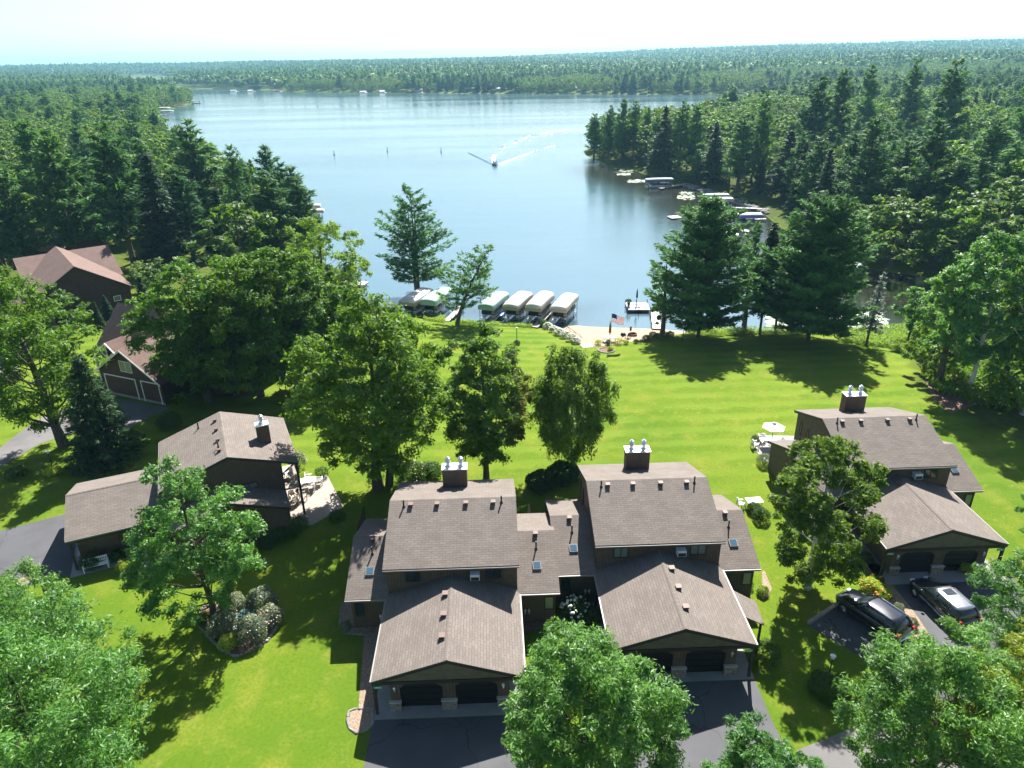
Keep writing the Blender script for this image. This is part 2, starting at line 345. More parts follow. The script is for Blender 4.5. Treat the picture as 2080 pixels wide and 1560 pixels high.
# ------------------------------------------------------------------ mesh helpers
def link_obj(name, me, parent=None):
    o = bpy.data.objects.new(name, me); COL.objects.link(o)
    if parent is not None: o.parent = parent
    return o
def tag(o, label=None, cat=None, group=None, kind=None):
    if label: o['label'] = label
    if cat: o['category'] = cat
    if group: o['group'] = group
    if kind: o['kind'] = kind
    return o
def thing(name, label, cat, loc=(0, 0, 0), rz=0.0, group=None):
    o = bpy.data.objects.new(name, None); COL.objects.link(o); o.empty_display_size = .5
    o.location = loc; o.rotation_euler = (0, 0, rz)
    return tag(o, label, cat, group)
def copy_tree(o, parent=None):
    c = o.copy(); COL.objects.link(c)
    if parent is not None: c.parent = parent
    for ch in list(o.children): copy_tree(ch, c)
    return c
class MB:
    def __init__(s): s.v = []; s.f = []
    def add(s, vs, fs):
        k = len(s.v); s.v += [tuple(map(float, q)) for q in vs]; s.f += [tuple(i + k for i in f) for f in fs]; return s
    def box(s, x0, x1, y0, y1, z0, z1):
        return s.add([(x0,y0,z0),(x1,y0,z0),(x1,y1,z0),(x0,y1,z0),(x0,y0,z1),(x1,y0,z1),(x1,y1,z1),(x0,y1,z1)],
                     [(0,3,2,1),(4,5,6,7),(0,1,5,4),(1,2,6,5),(2,3,7,6),(3,0,4,7)])
    def obox(s, c, sx, sy, sz, rz=0, z0=None):
        ca, sa = math.cos(rz), math.sin(rz); cx, cy_, cz = c
        vs = []
        for dz in (-sz / 2, sz / 2):
            for dx, dy in ((-sx/2,-sy/2),(sx/2,-sy/2),(sx/2,sy/2),(-sx/2,sy/2)):
                vs.append((cx + dx * ca - dy * sa, cy_ + dx * sa + dy * ca, cz + dz))
        return s.add(vs, [(0,3,2,1),(4,5,6,7),(0,1,5,4),(1,2,6,5),(2,3,7,6),(3,0,4,7)])
    def prism(s, poly, axis, a, b):
        n = len(poly)
        def P(p, t):
            return {'x': (t, p[0], p[1]), 'y': (p[0], t, p[1]), 'z': (p[0], p[1], t)}[axis]
        vs = [P(p, a) for p in poly] + [P(p, b) for p in poly]
        fs = [tuple(range(n)), tuple(reversed(range(n, 2 * n)))] + [(i, i + n, (i + 1) % n + n, (i + 1) % n) for i in range(n)]
        return s.add(vs, fs)
    def tube(s, pts, rad, n=8, cap=True):
        pts = [Vector(p) for p in pts]; k0 = len(s.v); m = len(pts)
        if not hasattr(rad, '__len__'): rad = [rad] * m
        for i, p in enumerate(pts):
            d = (pts[min(i + 1, m - 1)] - pts[max(i - 1, 0)])
            d = d.normalized() if d.length > 1e-9 else Vector((0, 0, 1))
            a = d.cross(Vector((0, 0, 1)) if abs(d.z) < .9 else Vector((1, 0, 0))).normalized(); b = d.cross(a)
            for j in range(n):
                t = 2 * math.pi * j / n; s.v.append(tuple(p + (a * math.cos(t) + b * math.sin(t)) * rad[i]))
        for i in range(m - 1):
            for j in range(n):
                s.f.append((k0 + i*n + j, k0 + i*n + (j+1) % n, k0 + (i+1)*n + (j+1) % n, k0 + (i+1)*n + j))
        if cap:
            s.f.append(tuple(k0 + j for j in reversed(range(n)))); s.f.append(tuple(k0 + (m-1)*n + j for j in range(n)))
        return s
    def ell(s, c, r, n=10, m=6):
        if not hasattr(r, '__len__'): r = (r, r, r)
        k0 = len(s.v); s.v.append((c[0], c[1], c[2] - r[2]))
        for i in range(1, m):
            ph = -math.pi / 2 + math.pi * i / m
            for j in range(n):
                t = 2 * math.pi * j / n; s.v.append((c[0] + r[0]*math.cos(ph)*math.cos(t), c[1] + r[1]*math.cos(ph)*math.sin(t), c[2] + r[2]*math.sin(ph)))
        s.v.append((c[0], c[1], c[2] + r[2])); top = len(s.v) - 1
        for j in range(n):
            s.f.append((k0, k0+1+(j+1) % n, k0+1+j)); s.f.append((top, k0+1+(m-2)*n+j, k0+1+(m-2)*n+(j+1) % n))
        for i in range(m - 2):
            for j in range(n):
                s.f.append((k0+1+i*n+j, k0+1+i*n+(j+1) % n, k0+1+(i+1)*n+(j+1) % n, k0+1+(i+1)*n+j))
        return s
    def loft(s, rings, closed=True, cap=True):
        n = len(rings[0]); k0 = len(s.v)
        for r_ in rings: s.v += [tuple(map(float, p)) for p in r_]
        for i in range(len(rings) - 1):
            for j in range(n if closed else n - 1):
                s.f.append((k0+i*n+j, k0+i*n+(j+1) % n, k0+(i+1)*n+(j+1) % n, k0+(i+1)*n+j))
        if cap:
            s.f.append(tuple(k0 + j for j in reversed(range(n)))); s.f.append(tuple(k0 + (len(rings)-1)*n + j for j in range(n)))
        return s
    def build(s, name, mat, parent=None, smooth=False, bevel=0):
        me = bpy.data.meshes.new(name); me.from_pydata(s.v, [], s.f); me.update()
        me.materials.append(M[mat] if isinstance(mat, str) else mat)
        if smooth: me.polygons.foreach_set('use_smooth', [True] * len(me.polygons))
        o = link_obj(name, me, parent)
        if bevel:
            md = o.modifiers.new('bevel', 'BEVEL'); md.width = bevel; md.segments = 2; md.limit_method = 'ANGLE'
        return o
def npmesh(name, co, quads, mat, attrs=None):
    me = bpy.data.meshes.new(name); nv, nf = len(co), len(quads); k = quads.shape[1]
    me.vertices.add(nv); me.vertices.foreach_set('co', np.ascontiguousarray(co, np.float32).ravel())
    me.loops.add(nf * k); me.loops.foreach_set('vertex_index', np.ascontiguousarray(quads, np.int32).ravel())
    me.polygons.add(nf); me.polygons.foreach_set('loop_start', np.arange(0, nf * k, k, dtype=np.int32))
    for a, val in (attrs or {}).items():
        dom = 'POINT' if len(val) == nv else 'FACE'
        t = me.attributes.new(a, 'FLOAT', dom); t.data.foreach_set('value', np.ascontiguousarray(val, np.float32))
    me.materials.append(mat); me.update(calc_edges=True); me.validate()
    return me
def leaves(C, Nn, Ln, Wd, rs, axis=None):
    n = len(C); Nn = Nn / (np.linalg.norm(Nn, axis=1, keepdims=True) + 1e-9)
    t = rs.normal(size=(n, 3)) if axis is None else axis + rs.normal(size=(n, 3)) * .25
    t = t - (t * Nn).sum(1, keepdims=True) * Nn; t /= (np.linalg.norm(t, axis=1, keepdims=True) + 1e-9)
    b = np.cross(Nn, t); Ln = np.asarray(Ln).reshape(-1, 1) * np.ones((n, 1)); Wd = np.asarray(Wd).reshape(-1, 1) * np.ones((n, 1))
    co = np.stack([C + t * Ln, C + b * Wd, C - t * Ln, C - b * Wd], 1).reshape(-1, 3)
    return co, np.arange(4 * n).reshape(n, 4)
def unit(rs, n):
    v = rs.normal(size=(n, 3)); return v / np.linalg.norm(v, axis=1, keepdims=True)

# ------------------------------------------------------------------ tree meshes (height h, crown radius r, base at origin)
def broadleaf(h, r, base=.28, ncl=110, nlf=170, leaf=.13, seed=1, mat='leaf_oak', bark='bark', droop=0.0, lean=(0, 0), shape='round',
              twin=False, warm=0.0, trunk_r=None, clr=.24, branches=True, narrow=.62):
    rs = np.random.RandomState(seed); z0 = h * base
    def prof(t):
        if shape == 'round': return math.sin(math.pi * min(1, .12 + .80 * t ** .85)) ** .6
        if shape == 'oval': return math.sin(math.pi * min(1, .10 + .82 * t)) ** .85
        return max(.12, (1 - t) ** .7)
    per = 9 if ncl >= 100 else 4
    nl = max(7, ncl // per); LB = []
    lr = r * clr * 1.55
    tries = 0
    while len(LB) < nl and tries < 4000:
        tries += 1
        t = rs.uniform(.02, .93); a = rs.rand() * 2 * math.pi
        q = (rs.uniform(.35, 1.0) ** .5) * max(0, r * prof(t) - lr * .55) * (1 + .18 * math.sin(3 * a + seed))
        if t > .8: q *= .6
        c = np.array([q * math.cos(a) + lean[0] * (.3 + .7 * t), q * math.sin(a) + lean[1] * (.3 + .7 * t), z0 + t * (h - z0) * .93])
        if LB and min(np.linalg.norm((c - b[0]) * [1, 1, .8]) for b in LB) < lr * (1.0 if tries < 2500 else .7): continue
        LB.append((c, t, lr * rs.uniform(.75, 1.2)))
    T = []
    for c, t, q in LB:
        for k in range(per):
            d_ = unit(rs, 1)[0]; d_[2] = abs(d_[2]) * 1.1 - .25 if rs.rand() < .8 else d_[2]
            out = np.array([c[0] - lean[0] * .6, c[1] - lean[1] * .6, 0]) / (r + 1e-6)
            d_ = d_ + out * .5; d_ /= np.linalg.norm(d_)
            p_ = c + d_ * q * rs.uniform(.45, 1.0) * np.array([1, 1, 1.05])
            T.append((p_[0], p_[1], min(p_[2], h), t))
    T = np.array(T); ncl = len(T); cr = r * clr * rs.uniform(.38, .72, ncl)
    idx = np.repeat(np.arange(ncl), nlf); n = len(idx)
    d = unit(rs, n); d[:, 2] = np.where((d[:, 2] < 0) & (rs.rand(n) < .75), -d[:, 2], d[:, 2])
    wob = 1 + .3 * np.sin(d[:, 0] * 6 + idx) * np.cos(d[:, 1] * 5 + idx * 1.7)
    rad = cr[idx] * rs.uniform(.25, 1.15, n) ** .8 * wob
    C = T[idx, :3] + d * rad[:, None] * np.array([1, 1, .75])
    C[:, 2] -= droop * rs.rand(n) ** 2 * cr[idx] * 2.6
    Nn = d * .7 + rs.normal(size=(n, 3)) * .55 + np.array([0, 0, .35])
    ax = None
    if droop: ax = np.tile(np.array([0, 0, -1.]), (n, 1)) + d * .8
    sz = leaf * rs.uniform(.7, 1.35, n)
    co, q = leaves(C, Nn, sz, sz * narrow * .62, rs, ax)
    tint = np.clip(.48 + .26 * rs.normal(size=ncl)[idx] + rs.normal(size=n) * .22, 0, 1)
    at_ = {'tint': tint}
    if warm:
        wv = np.clip((T[:, 0] / r - .25) * 1.6, 0, 1) * np.clip(1 - T[:, 3] * 1.1, 0, 1) + np.clip(-.05 + rs.normal(size=ncl) * .06, 0, 1)
        at_['warm'] = np.clip(wv[idx] * warm + rs.normal(size=n) * .12, 0, 1)
    crown = npmesh('crown', co, q, M[mat], at_)
    tb = MB(); R0 = trunk_r or h * .018 + .05
    tops = [(lean[0] * .75, lean[1] * .75, h * .86)]
    starts = [(0, 0)]
    for si, tp in enumerate(tops):
        pts = [(0, 0, -.4), (0, 0, 0)] + [(tp[0] * k ** 1.4 + .12 * math.sin(5 * k + seed), tp[1] * k ** 1.4 + .12 * math.cos(4 * k + seed), tp[2] * k) for k in (.12, .28, .45, .62, .8, 1)]
        tb.tube(pts, [R0 * 1.7, R0 * 1.45, R0 * 1.05, R0 * .9, R0 * .75, R0 * .52, R0 * .32, .03], 9)
    if twin:
        pts = [(.9, .5, -.4), (.9, .5, 0), (1.3, .7, h * .18), (1.8, .9, h * .4), (2.3, 1.1, h * .65)]
        tb.tube(pts, [R0 * 1.1, R0, R0 * .75, R0 * .5, .05], 8)
    if branches:
        for k, (c, t, q) in enumerate(LB):
            x, y, z = c; zs = max(z0 * .55, z - max(.8, .75 * math.hypot(x, y)) - .05 * h * rs.rand())
            kk = min(1, zs / (h * .86)); bx, by = lean[0] * .75 * kk ** 1.4, lean[1] * .75 * kk ** 1.4
            rb = max(.03, R0 * .34 * (1 - t * .8))
            w1 = (bx + (x - bx) * .35 + rs.normal() * .12, by + (y - by) * .35 + rs.normal() * .12, zs + (z - zs) * .22)
            w2 = (bx + (x - bx) * .72 + rs.normal() * .15, by + (y - by) * .72 + rs.normal() * .15, zs + (z - zs) * .62)
            tb.tube([(bx, by, zs), w1, w2, (x, y, z)], [rb, rb * .75, rb * .5, rb * .3], 6, False)
            for m in range(0, per, 2):
                p = T[k * per + m]
                tb.tube([(x, y, z), (x + (p[0] - x) * .55, y + (p[1] - y) * .55, z + (p[2] - z) * .45), tuple(p[:3])], [rb * .3, rb * .2, .008], 4, False)
    return crown, tb, bark
def conifer(h, r, base=.15, gap=.62, per=6, tuft=.34, seed=1, mat='needle', bark='pinebark', kind='pine', dens=1.0, lean=(0, 0), multi=0, trunk_r=None):
    rs = np.random.RandomState(seed); tb = MB(); R0 = trunk_r or h * .016 + .06
    C = []; A = []; NN = []; TT = []
    stems = [(0, 0, 1.0)] + [(rs.uniform(-.9, .9), rs.uniform(-.6, .6), rs.uniform(.82, .98)) for _ in range(multi)]
    for (sx, sy, sh) in stems:
        hh = h * sh
        def ax(z):
            k = z / h; return np.array([sx * (.4 + .6 * k) * 1.6 + lean[0] * k ** 1.3, sy * (.4 + .6 * k) * 1.6 + lean[1] * k ** 1.3, z])
        zs = [-.4, 0, .15 * hh, .35 * hh, .55 * hh, .75 * hh, .92 * hh, hh]
        tb.tube([tuple(ax(max(z, 0)) + [0, 0, min(z, 0)]) for z in zs], [R0 * k for k in (1.5, 1.3, 1, .85, .66, .42, .2, .04)], 8)
        z = base * hh * rs.uniform(.9, 1.15)
        while z < hh * .985:
            t = (z - base * hh) / (hh * (1 - base)); 
            if kind == 'pine': prof = (1 - t) ** .62 * (.72 + .28 * min(1, t * 5)) + .05
            elif kind == 'spruce': prof = (1 - t) ** .95 + .04
            else: prof = (1 - t) ** .5 * .9 + .05
            npb = max(3, int(per * (1 - .35 * t)))
            a0 = rs.rand() * 7
            for j in range(npb):
                if kind == 'pine' and rs.rand() < .16: continue
                a = a0 + 2 * math.pi * j / npb + rs.normal() * .25
                Lb = r * prof * (rs.uniform(.62, 1.18) if kind == 'pine' else rs.uniform(.85, 1.08))
                up = (.10 + .5 * t + rs.normal() * .08) if kind == 'pine' else (-.28 + .5 * t)
                zj = z + rs.uniform(-.3, .3) * gap; p0 = ax(zj)
                dr = np.array([math.cos(a), math.sin(a), 0.])
                def bp(s_): return p0 + dr * Lb * s_ + np.array([0, 0, Lb * (up * s_ + (.16 * s_ * s_ if kind == 'pine' else .10 * s_ ** 3))])
                tb.tube([tuple(bp(0)), tuple(bp(.5)), tuple(bp(.95))], [max(.02, R0 * .22 * (1 - t)), max(.015, R0 * .13 * (1 - t)), .01], 4, False)
                k = max(3, int(dens * Lb * (11 if kind == 'pine' else 12)))
                s_ = rs.uniform(.22 if kind == 'pine' else .1, 1.03, k)
                side = np.array([-math.sin(a), math.cos(a), 0.])
                wd = Lb * .27 * np.sin(np.clip((s_ - .05) * 1.05, 0, 1) * math.pi * .8 + .2)
                off = rs.uniform(-1, 1, k)
                P = p0 + dr * (Lb * s_)[:, None] + side * (wd * off)[:, None]
                P[:, 2] += Lb * (up * s_ + (.16 * s_ ** 2 if kind == 'pine' else .10 * s_ ** 3)) + rs.uniform(-.05, .14, k) - (.10 * np.abs(off) if kind != 'pine' else 0)
                nq = 3
                P = np.repeat(P, nq, 0) + rs.normal(size=(k * nq, 3)) * tuft * .28
                dd = dr * .9 + side * np.repeat(off, nq)[:, None] * .8 + np.array([0, 0, .45 if kind == 'pine' else -.05])
                C.append(P); A.append(dd + rs.normal(size=dd.shape) * .35)
                NN.append(rs.normal(size=dd.shape) * .5 + np.array([0, 0, 1.0]))
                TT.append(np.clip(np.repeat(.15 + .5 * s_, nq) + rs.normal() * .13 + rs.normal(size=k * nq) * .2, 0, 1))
            z += gap * rs.uniform(.75, 1.3)
    C = np.concatenate(C); A = np.concatenate(A); NN = np.concatenate(NN); TT = np.concatenate(TT)
    co, q = leaves(C, NN, tuft * rs.uniform(.7, 1.3, len(C)), tuft * .24, rs, A)
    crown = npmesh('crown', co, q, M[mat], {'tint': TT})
    return crown, tb, bark
def plant(name, label, cat, parts, loc, rz=0, sc=(1, 1, 1), group=None):
    crown, tb, bark = parts
    t = thing(name, label, cat, loc, rz, group); t.scale = sc
    tb.build('trunk', bark, t, True)
    link_obj('crown', crown, t)
    return t

# ------------------------------------------------------------------ terrain and lake
def axis_pts(lo, hi, step, far, g=1.09):
    a = list(np.arange(lo, hi + .01, step)); s = step
    while a[-1] < far: s *= g; a.append(a[-1] + s)
    return a
ys = [-260, -160, -90, -45, -20, -5] + axis_pts(5, 200, 2.5, 13500, 1.035)
xs = axis_pts(0, 110, 2.5, 9500, 1.06); xs = [-v for v in reversed(xs[1:])] + xs
X, Y = np.meshgrid(xs, ys); P = np.stack([X.ravel(), Y.ravel()], 1)
dsh = shore(P); Zt = height(P, dsh)
ny, nx = X.shape
ii = (np.arange(ny - 1)[:, None] * nx + np.arange(nx - 1)[None, :]).ravel()
quads = np.stack([ii, ii + 1, ii + nx + 1, ii + nx], 1)
RW = np.array([at(x, y)[:2] for x, y in [(1838, 700), (1866, 760), (1885, 815), (1960, 850), (2090, 905)]] + [[95, 50], [160, 60], [160, 108], [70, 106], [52, 101]])
LWn = np.array([[-400, 118], [-75, 112], [-48, 116], [-33, 128], [-26, 140], [-20, 1000], [-400, 1000]])
def woods(P):
    d = shore(P)
    w = np.zeros(len(P))
    w = np.maximum(w, inpoly(P, RW) * 1.0); w = np.maximum(w, inpoly(P, LWn) * .75)
    w = np.maximum(w, ((P[:, 0] > 38) & (P[:, 1] > 109)) * .9); w = np.maximum(w, (P[:, 1] > 200) * 1.0)
    return w * (d > 0)
ground = link_obj('ground', npmesh('ground', np.stack([P[:, 0], P[:, 1], Zt], 1), quads, M['ground'], {'woods': woods(P) * (.7 + .3 * vnoise(P[:, 0], P[:, 1], 9, 3))}))
ground.data.polygons.foreach_set('use_smooth', [True] * len(ground.data.polygons))
tag(ground, kind='structure')
lx = np.array(axis_pts(0, 120, 6, 1500, 1.1)); lx = np.concatenate([-lx[:0:-1], lx]); ly = np.array(axis_pts(86, 240, 6, 2600, 1.08))
LX, LY = np.meshgrid(lx, ly); LP = np.stack([LX.ravel(), LY.ravel()], 1); k_ = len(lx); q_ = (np.arange(len(ly) - 1)[:, None] * k_ + np.arange(k_ - 1)[None, :]).ravel()
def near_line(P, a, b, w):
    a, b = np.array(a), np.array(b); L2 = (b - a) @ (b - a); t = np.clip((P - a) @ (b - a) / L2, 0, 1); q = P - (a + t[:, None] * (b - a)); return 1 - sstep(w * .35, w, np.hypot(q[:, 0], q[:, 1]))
shal_shade = np.maximum.reduce([near_line(LP, G(1250, 345, WATER)[:2], G(1420, 400, WATER)[:2], 24), near_line(LP, G(1420, 400, WATER)[:2], G(1600, 500, WATER)[:2], 26),
                          near_line(LP, G(1600, 500, WATER)[:2], G(1900, 610, WATER)[:2], 30), near_line(LP, G(990, 640, WATER)[:2], G(1160, 640, WATER)[:2], 5)])  # last strip only darkens the water along the near docks
lake = link_obj('lake', npmesh('lake', np.column_stack([LP, np.full(len(LP), WATER)]), np.stack([q_, q_ + 1, q_ + k_ + 1, q_ + k_], 1), M['water'], {'shallow_shade': shal_shade}))
tag(lake, kind='structure')

def drape(name, poly, mat, lift=.004, step=1.2, kind='structure', thick=0, label=None, cat=None):
    """a sheet laid on the ground, poly in metres"""
    poly = np.array(poly, float)[:, :2]; mn = poly.min(0); mx = poly.max(0)
    import mathutils.geometry as mg
    dense = []
    for i in range(len(poly)):
        a = poly[i]; b = poly[(i + 1) % len(poly)]; k = max(1, int(np.linalg.norm(b - a) / step))
        dense += [a + (b - a) * j / k for j in range(k)]
    pts = [Vector(p) for p in dense]; nb = len(pts)
    gx = np.arange(mn[0] + step / 2, mx[0], step); gy = np.arange(mn[1] + step / 2, mx[1], step)
    if len(gx) and len(gy):
        Q = np.stack(np.meshgrid(gx, gy), -1).reshape(-1, 2); Q = Q[inpoly(Q, poly)]
        if len(Q): Q = Q[segdist(Q, poly) > step * .45]; pts += [Vector(p) for p in Q]
    r_ = mg.delaunay_2d_cdt(pts, [], [list(range(nb))], 1, 1e-4)
    V = np.array([tuple(v) for v in r_[0]]); z = height(V) + lift
    me = bpy.data.meshes.new(name); me.from_pydata([(v[0], v[1], q) for v, q in zip(V, z)], [], [tuple(f) for f in r_[2]]); me.update()
    me.materials.append(M[mat]); o = link_obj(name, me)
    return tag(o, label, cat, kind=kind)
def PX(pts): return [at(x, y)[:2] for x, y in pts]

# ------------------------------------------------------------------ the duplex houses
HS = dict(H2=(-8.3, 35.96, 1.43), H3=(5.29, 37.99, 1.4), H4=(25.59, 46.8, 1.8), H1=(-29.93, 53.17, -66.35))
def HW(h, u, v):
    x, y, a = HS[h]; a = R(a); c, s = math.cos(a), math.sin(a)
    return np.array([x + c * u - s * v, y + s * u + c * v])
def gable(mb, a0, a1, b0, b1, ze, zr, axis, t0, t1, over=0.0):
    """gable slab: ridge along axis ('x' or 'y'), a = along ridge, b = across, top surface lowered by t0, bottom by t1"""
    m = (b0 + b1) / 2
    poly = [(b0 + over, ze - t0), (m, zr - t0), (b1 - over, ze - t0), (b1 - over, ze - t1), (m, zr - t1), (b0 + over, ze - t1)]
    if axis == 'x': mb.prism(poly[:], 'x', a0 + over, a1 - over)
    else: mb.prism(poly[:], 'y', a0 + over, a1 - over)
    return mb
def window(parent, c0, c1, z0, z1, pos, face='-y', pane='glass', mull=1, fr='trim'):
    """a framed window; c0..c1 along the wall, pos = wall plane, face = outward direction"""
    def bx(mb, a0, a1, zz0, zz1, d0, d1):
        if face == '-y': mb.box(a0, a1, pos - d1, pos - d0, zz0, zz1)
        elif face == '+y': mb.box(a0, a1, pos + d0, pos + d1, zz0, zz1)
        elif face == '+x': mb.box(pos + d0, pos + d1, a0, a1, zz0, zz1)
        else: mb.box(pos - d1, pos - d0, a0, a1, zz0, zz1)
    f = MB(); w = .07
    bx(f, c0, c1, z1 - w, z1, -.02, .05); bx(f, c0, c1, z0, z0 + w, -.02, .06); bx(f, c0, c0 + w, z0 + w, z1 - w, -.02, .05); bx(f, c1 - w, c1, z0 + w, z1 - w, -.02, .05)
    for k in range(mull):
        cc = c0 + (c1 - c0) * (k + 1) / (mull + 1); bx(f, cc - .03, cc + .03, z0 + w, z1 - w, -.02, .045)
    o = f.build('window', fr, parent)
    for k in range(mull + 1):
        g0 = c0 + (c1 - c0) * k / (mull + 1) + .035; g1 = c0 + (c1 - c0) * (k + 1) / (mull + 1) - .035
        g = MB(); bx(g, g0, g1, z0 + w, z1 - w, -.01, .02)
        g.build('pane', pane if (k % 2 == 0 or pane == 'curtain') else 'glass', o)
    return o
def box_vent(parent, x, y, z, s=.26, mat='vent'):
    MB().box(x - s/2, x + s/2, y - s/2, y + s/2, z - .1, z + .16).box(x - s/2 - .03, x + s/2 + .03, y - s/2 - .05, y + s/2 + .03, z + .16, z + .20).build('roof_vent', mat, parent)
def pipe_vent(parent, x, y, z, h=.55):
    MB().tube([(x, y, z - .1), (x, y, z + h)], .055, 8).tube([(x, y, z - .02), (x, y, z + .10)], [.12, .07], 8).build('vent_pipe', 'pipe', parent)
def duplex(key, label, ridge_u, rwing=True, lwing=True, balcony=False, sign='left', chim='double', ext=False, wleft=False, panes='glass'):
    x, y, a = HS[key]
    t = thing('duplex_house', label, 'house', (x, y, 0), R(a), 'brown duplex houses above the lake')
    zm = lambda v: 6.76 - abs(v - 5.1) * .345
    zg = lambda u: 4.12 - abs(u - 4.27) * .33
    zw = lambda v: 4.35 - abs(v - 4.45) * .37
    vend = 8.9 if balcony else 9.75
    w = MB()
    w.prism([(.45, -.6), (.45, zm(.45) - .20), (5.1, 6.76 - .20), (vend, zm(vend) - .20), (vend, -.6)], 'x', .12, 8.42)
    w.prism([(.9, -.6), (.9, zg(.9) - .18), (4.27, 4.12 - .18), (7.65, zg(7.65) - .18), (7.65, -.6)], 'y', -6.02, .40)
    for sgn, on in ((-1, lwing), (1, rwing)):
        if not on: continue
        xa, xb = (-2.38, .10) if sgn < 0 else (8.44, 10.9)
        w.prism([(.4, -.6), (.4, zw(.4) - .18), (4.45, 4.35 - .18), (8.6, zw(8.6) - .18), (8.6, -.6)], 'x', xa, xb)
    # garage front: piers, headers with clipped corners
    for (p0, p1) in ((.9, 1.45), (3.85, 4.6), (7.0, 7.65)): w.box(p0, p1, -6.25, -6.02, 0, 2.42)
    for (p0, p1) in ((1.45, 3.85), (4.6, 7.0)):
        w.box(p0, p1, -6.25, -6.02, 1.92, 2.42)
        w.prism([(p0, 1.92), (p0 + .32, 1.92), (p0, 1.62)], 'y', -6.25, -6.02); w.prism([(p1, 1.92), (p1, 1.62), (p1 - .32, 1.92)], 'y', -6.25, -6.02)
    w.build('wall', 'wall', t)
    # main roof
    r = gable(MB(), -.05, 8.55, 0, 10.2, 5.0, 6.76, 'x', 0, .06).build('roof', 'roof', t); r['label'] = 'large upper roof of brown shingles'
    gable(MB(), -.05, 8.55, 0, 10.2, 5.0, 6.76, 'x', .062, .24, .015).build('fascia', 'trim', r)
    MB().box(-.05, 8.55, -.08, -.005, 4.86, 4.94).build('gutter', 'gutter', r)
    for i, u in enumerate((1.42, 3.2 if key != 'H4' else 2.95, 5.15, 7.0)): box_vent(r, u, 4.62, zm(4.62))
    for u, v in (((.95, 4.55), (7.55, 4.65)) if key != 'H1' else ((1.22, 3.25), (6.34, 4.6))): pipe_vent(r, u, v, zm(v))
    # chimney box with metal flues
    c0, c1 = (3.36, 5.12) if chim == 'double' else (2.0, 2.95)
    ch = MB().box(c0, c1, 8.15, 9.0, zm(8.15) - .5, 7.12).box(c0 - .02, c1 + .02, 8.13, 9.02, 7.12, 7.18)
    if chim != 'double': ch = MB().box(4.55, 5.35, 7.6, 8.6, 5.4, 7.2)
    co = ch.build('chimney', 'wall', t)
    if chim == 'double': cap = (c0 - .05, c1 + .05, 8.10, 9.05, 7.18, 7.23); fl = (c0 + .42, c1 - .42); fv = 8.57
    else: cap = (4.49, 5.41, 7.54, 8.66, 7.2, 7.27); fl = (4.95,); fv = 8.1
    MB().box(*cap).build('chimney_cap', 'galv', co)
    for k, u in enumerate(fl):
        zz = cap[5]
        MB().tube([(u, fv, zz), (u, fv, zz + .44)], .14, 14).tube([(u, fv, zz), (u, fv, zz + .10)], [.26, .18], 14).tube([(u, fv, zz + .44), (u, fv, zz + .48)], .2, 14)\
            .tube([(u, fv, zz + .52), (u, fv, zz + .64)], .16, 14).tube([(u, fv, zz + .66), (u, fv, zz + .69), (u, fv, zz + .72)], [.2, .19, .07], 14).tube([(u, fv, zz + .5), (u, fv, zz + .8)], .08, 6).build('flue', 'galv', co, True)
    # garage roof, shingled gable, beam
    r = gable(MB(), -6.75, .44, 0, 8.55, 2.71, 4.12, 'y', 0, .06).build('roof', 'roof_y', t); r['label'] = 'low front-gabled garage roof of brown shingles'
    gable(MB(), -6.75, .44, 0, 8.55, 2.71, 4.12, 'y', .062, .27, .012).build('fascia', 'trim', r)
    for g0 in (-.085, 8.555): MB().box(g0, g0 + .08, -6.72, .0, 2.58, 2.69).build('gutter', 'gutter', r)
    for v in ((-1.35, -3.13, -4.9) if key in ('H2', 'H3') else (-.6,)): box_vent(r, ridge_u, v, zg(ridge_u), .3)
    MB().prism([(4.27 - .12, 4.10), (4.27, 4.145), (4.27 + .12, 4.10), (4.27, 4.07)], 'y', -6.75, .44).build('ridge_cap', 'roof', r)
    gb = MB().prism([(.55, 2.5), (8.0, 2.5), (4.27, 3.80)], 'y', -6.56, -6.45).build('gable_panel', 'khaki', t)
    bm = MB().box(.02, 8.53, -6.62, -6.42, 2.30, 2.50).box(.02, .14, -6.4, .4, 2.30, 2.46).box(8.41, 8.53, -6.4, .4, 2.30, 2.46)
    bm.build('beam', 'trim', t)
    for u in (.02, 8.37):
        for v in (-6.6, -3.4, -.3): MB().box(u, u + .16, v, v + .16, -.3, 2.30).build('post', 'trim', t)
    for (p0, p1) in ((1.45, 3.85), (4.6, 7.0)):
        d = MB()
        for k in range(4): d.box(p0, p1, -6.075, -6.035, .02 + k * .48, .02 + k * .48 + .455)
        d.build('garage_door', 'black', t)
    for (p0, p1) in ((.84, 1.47), (3.80, 4.66), (6.98, 7.71)):
        sp = MB().box(p0, p1, -6.42, -6.255, -.1, .68).build('stone_pier', 'stone', t)
        MB().box(p0 - .04, p1 + .04, -6.46, -6.255, .68, .74).build('capstone', 'stonecap', sp)
    for u in ((1.17, 7.33)): MB().tube([(u, -6.33, 1.45), (u, -6.33, 1.72)], [.05, .09], 8).tube([(u, -6.33, 1.72), (u, -6.33, 1.82)], [.10, .02], 8).build('wall_lamp', 'galv', t)
    for sd in (('left', 'right') if sign == 'both' else (sign,)):
        s0 = .10 if sd == 'left' else 7.92
        sg = MB().box(s0, s0 + .46, -6.68, -6.65, 2.12, 2.29).build('number_sign', 'green_sign', t)
        dg = MB()
        for k in range(5): 
            q = s0 + .05 + k * .078; dg.box(q, q + .05, -6.688, -6.682, 2.155, 2.255) if k % 2 else dg.box(q + .012, q + .035, -6.688, -6.682, 2.155, 2.255)
        dg.build('digits', 'sign_white', sg)
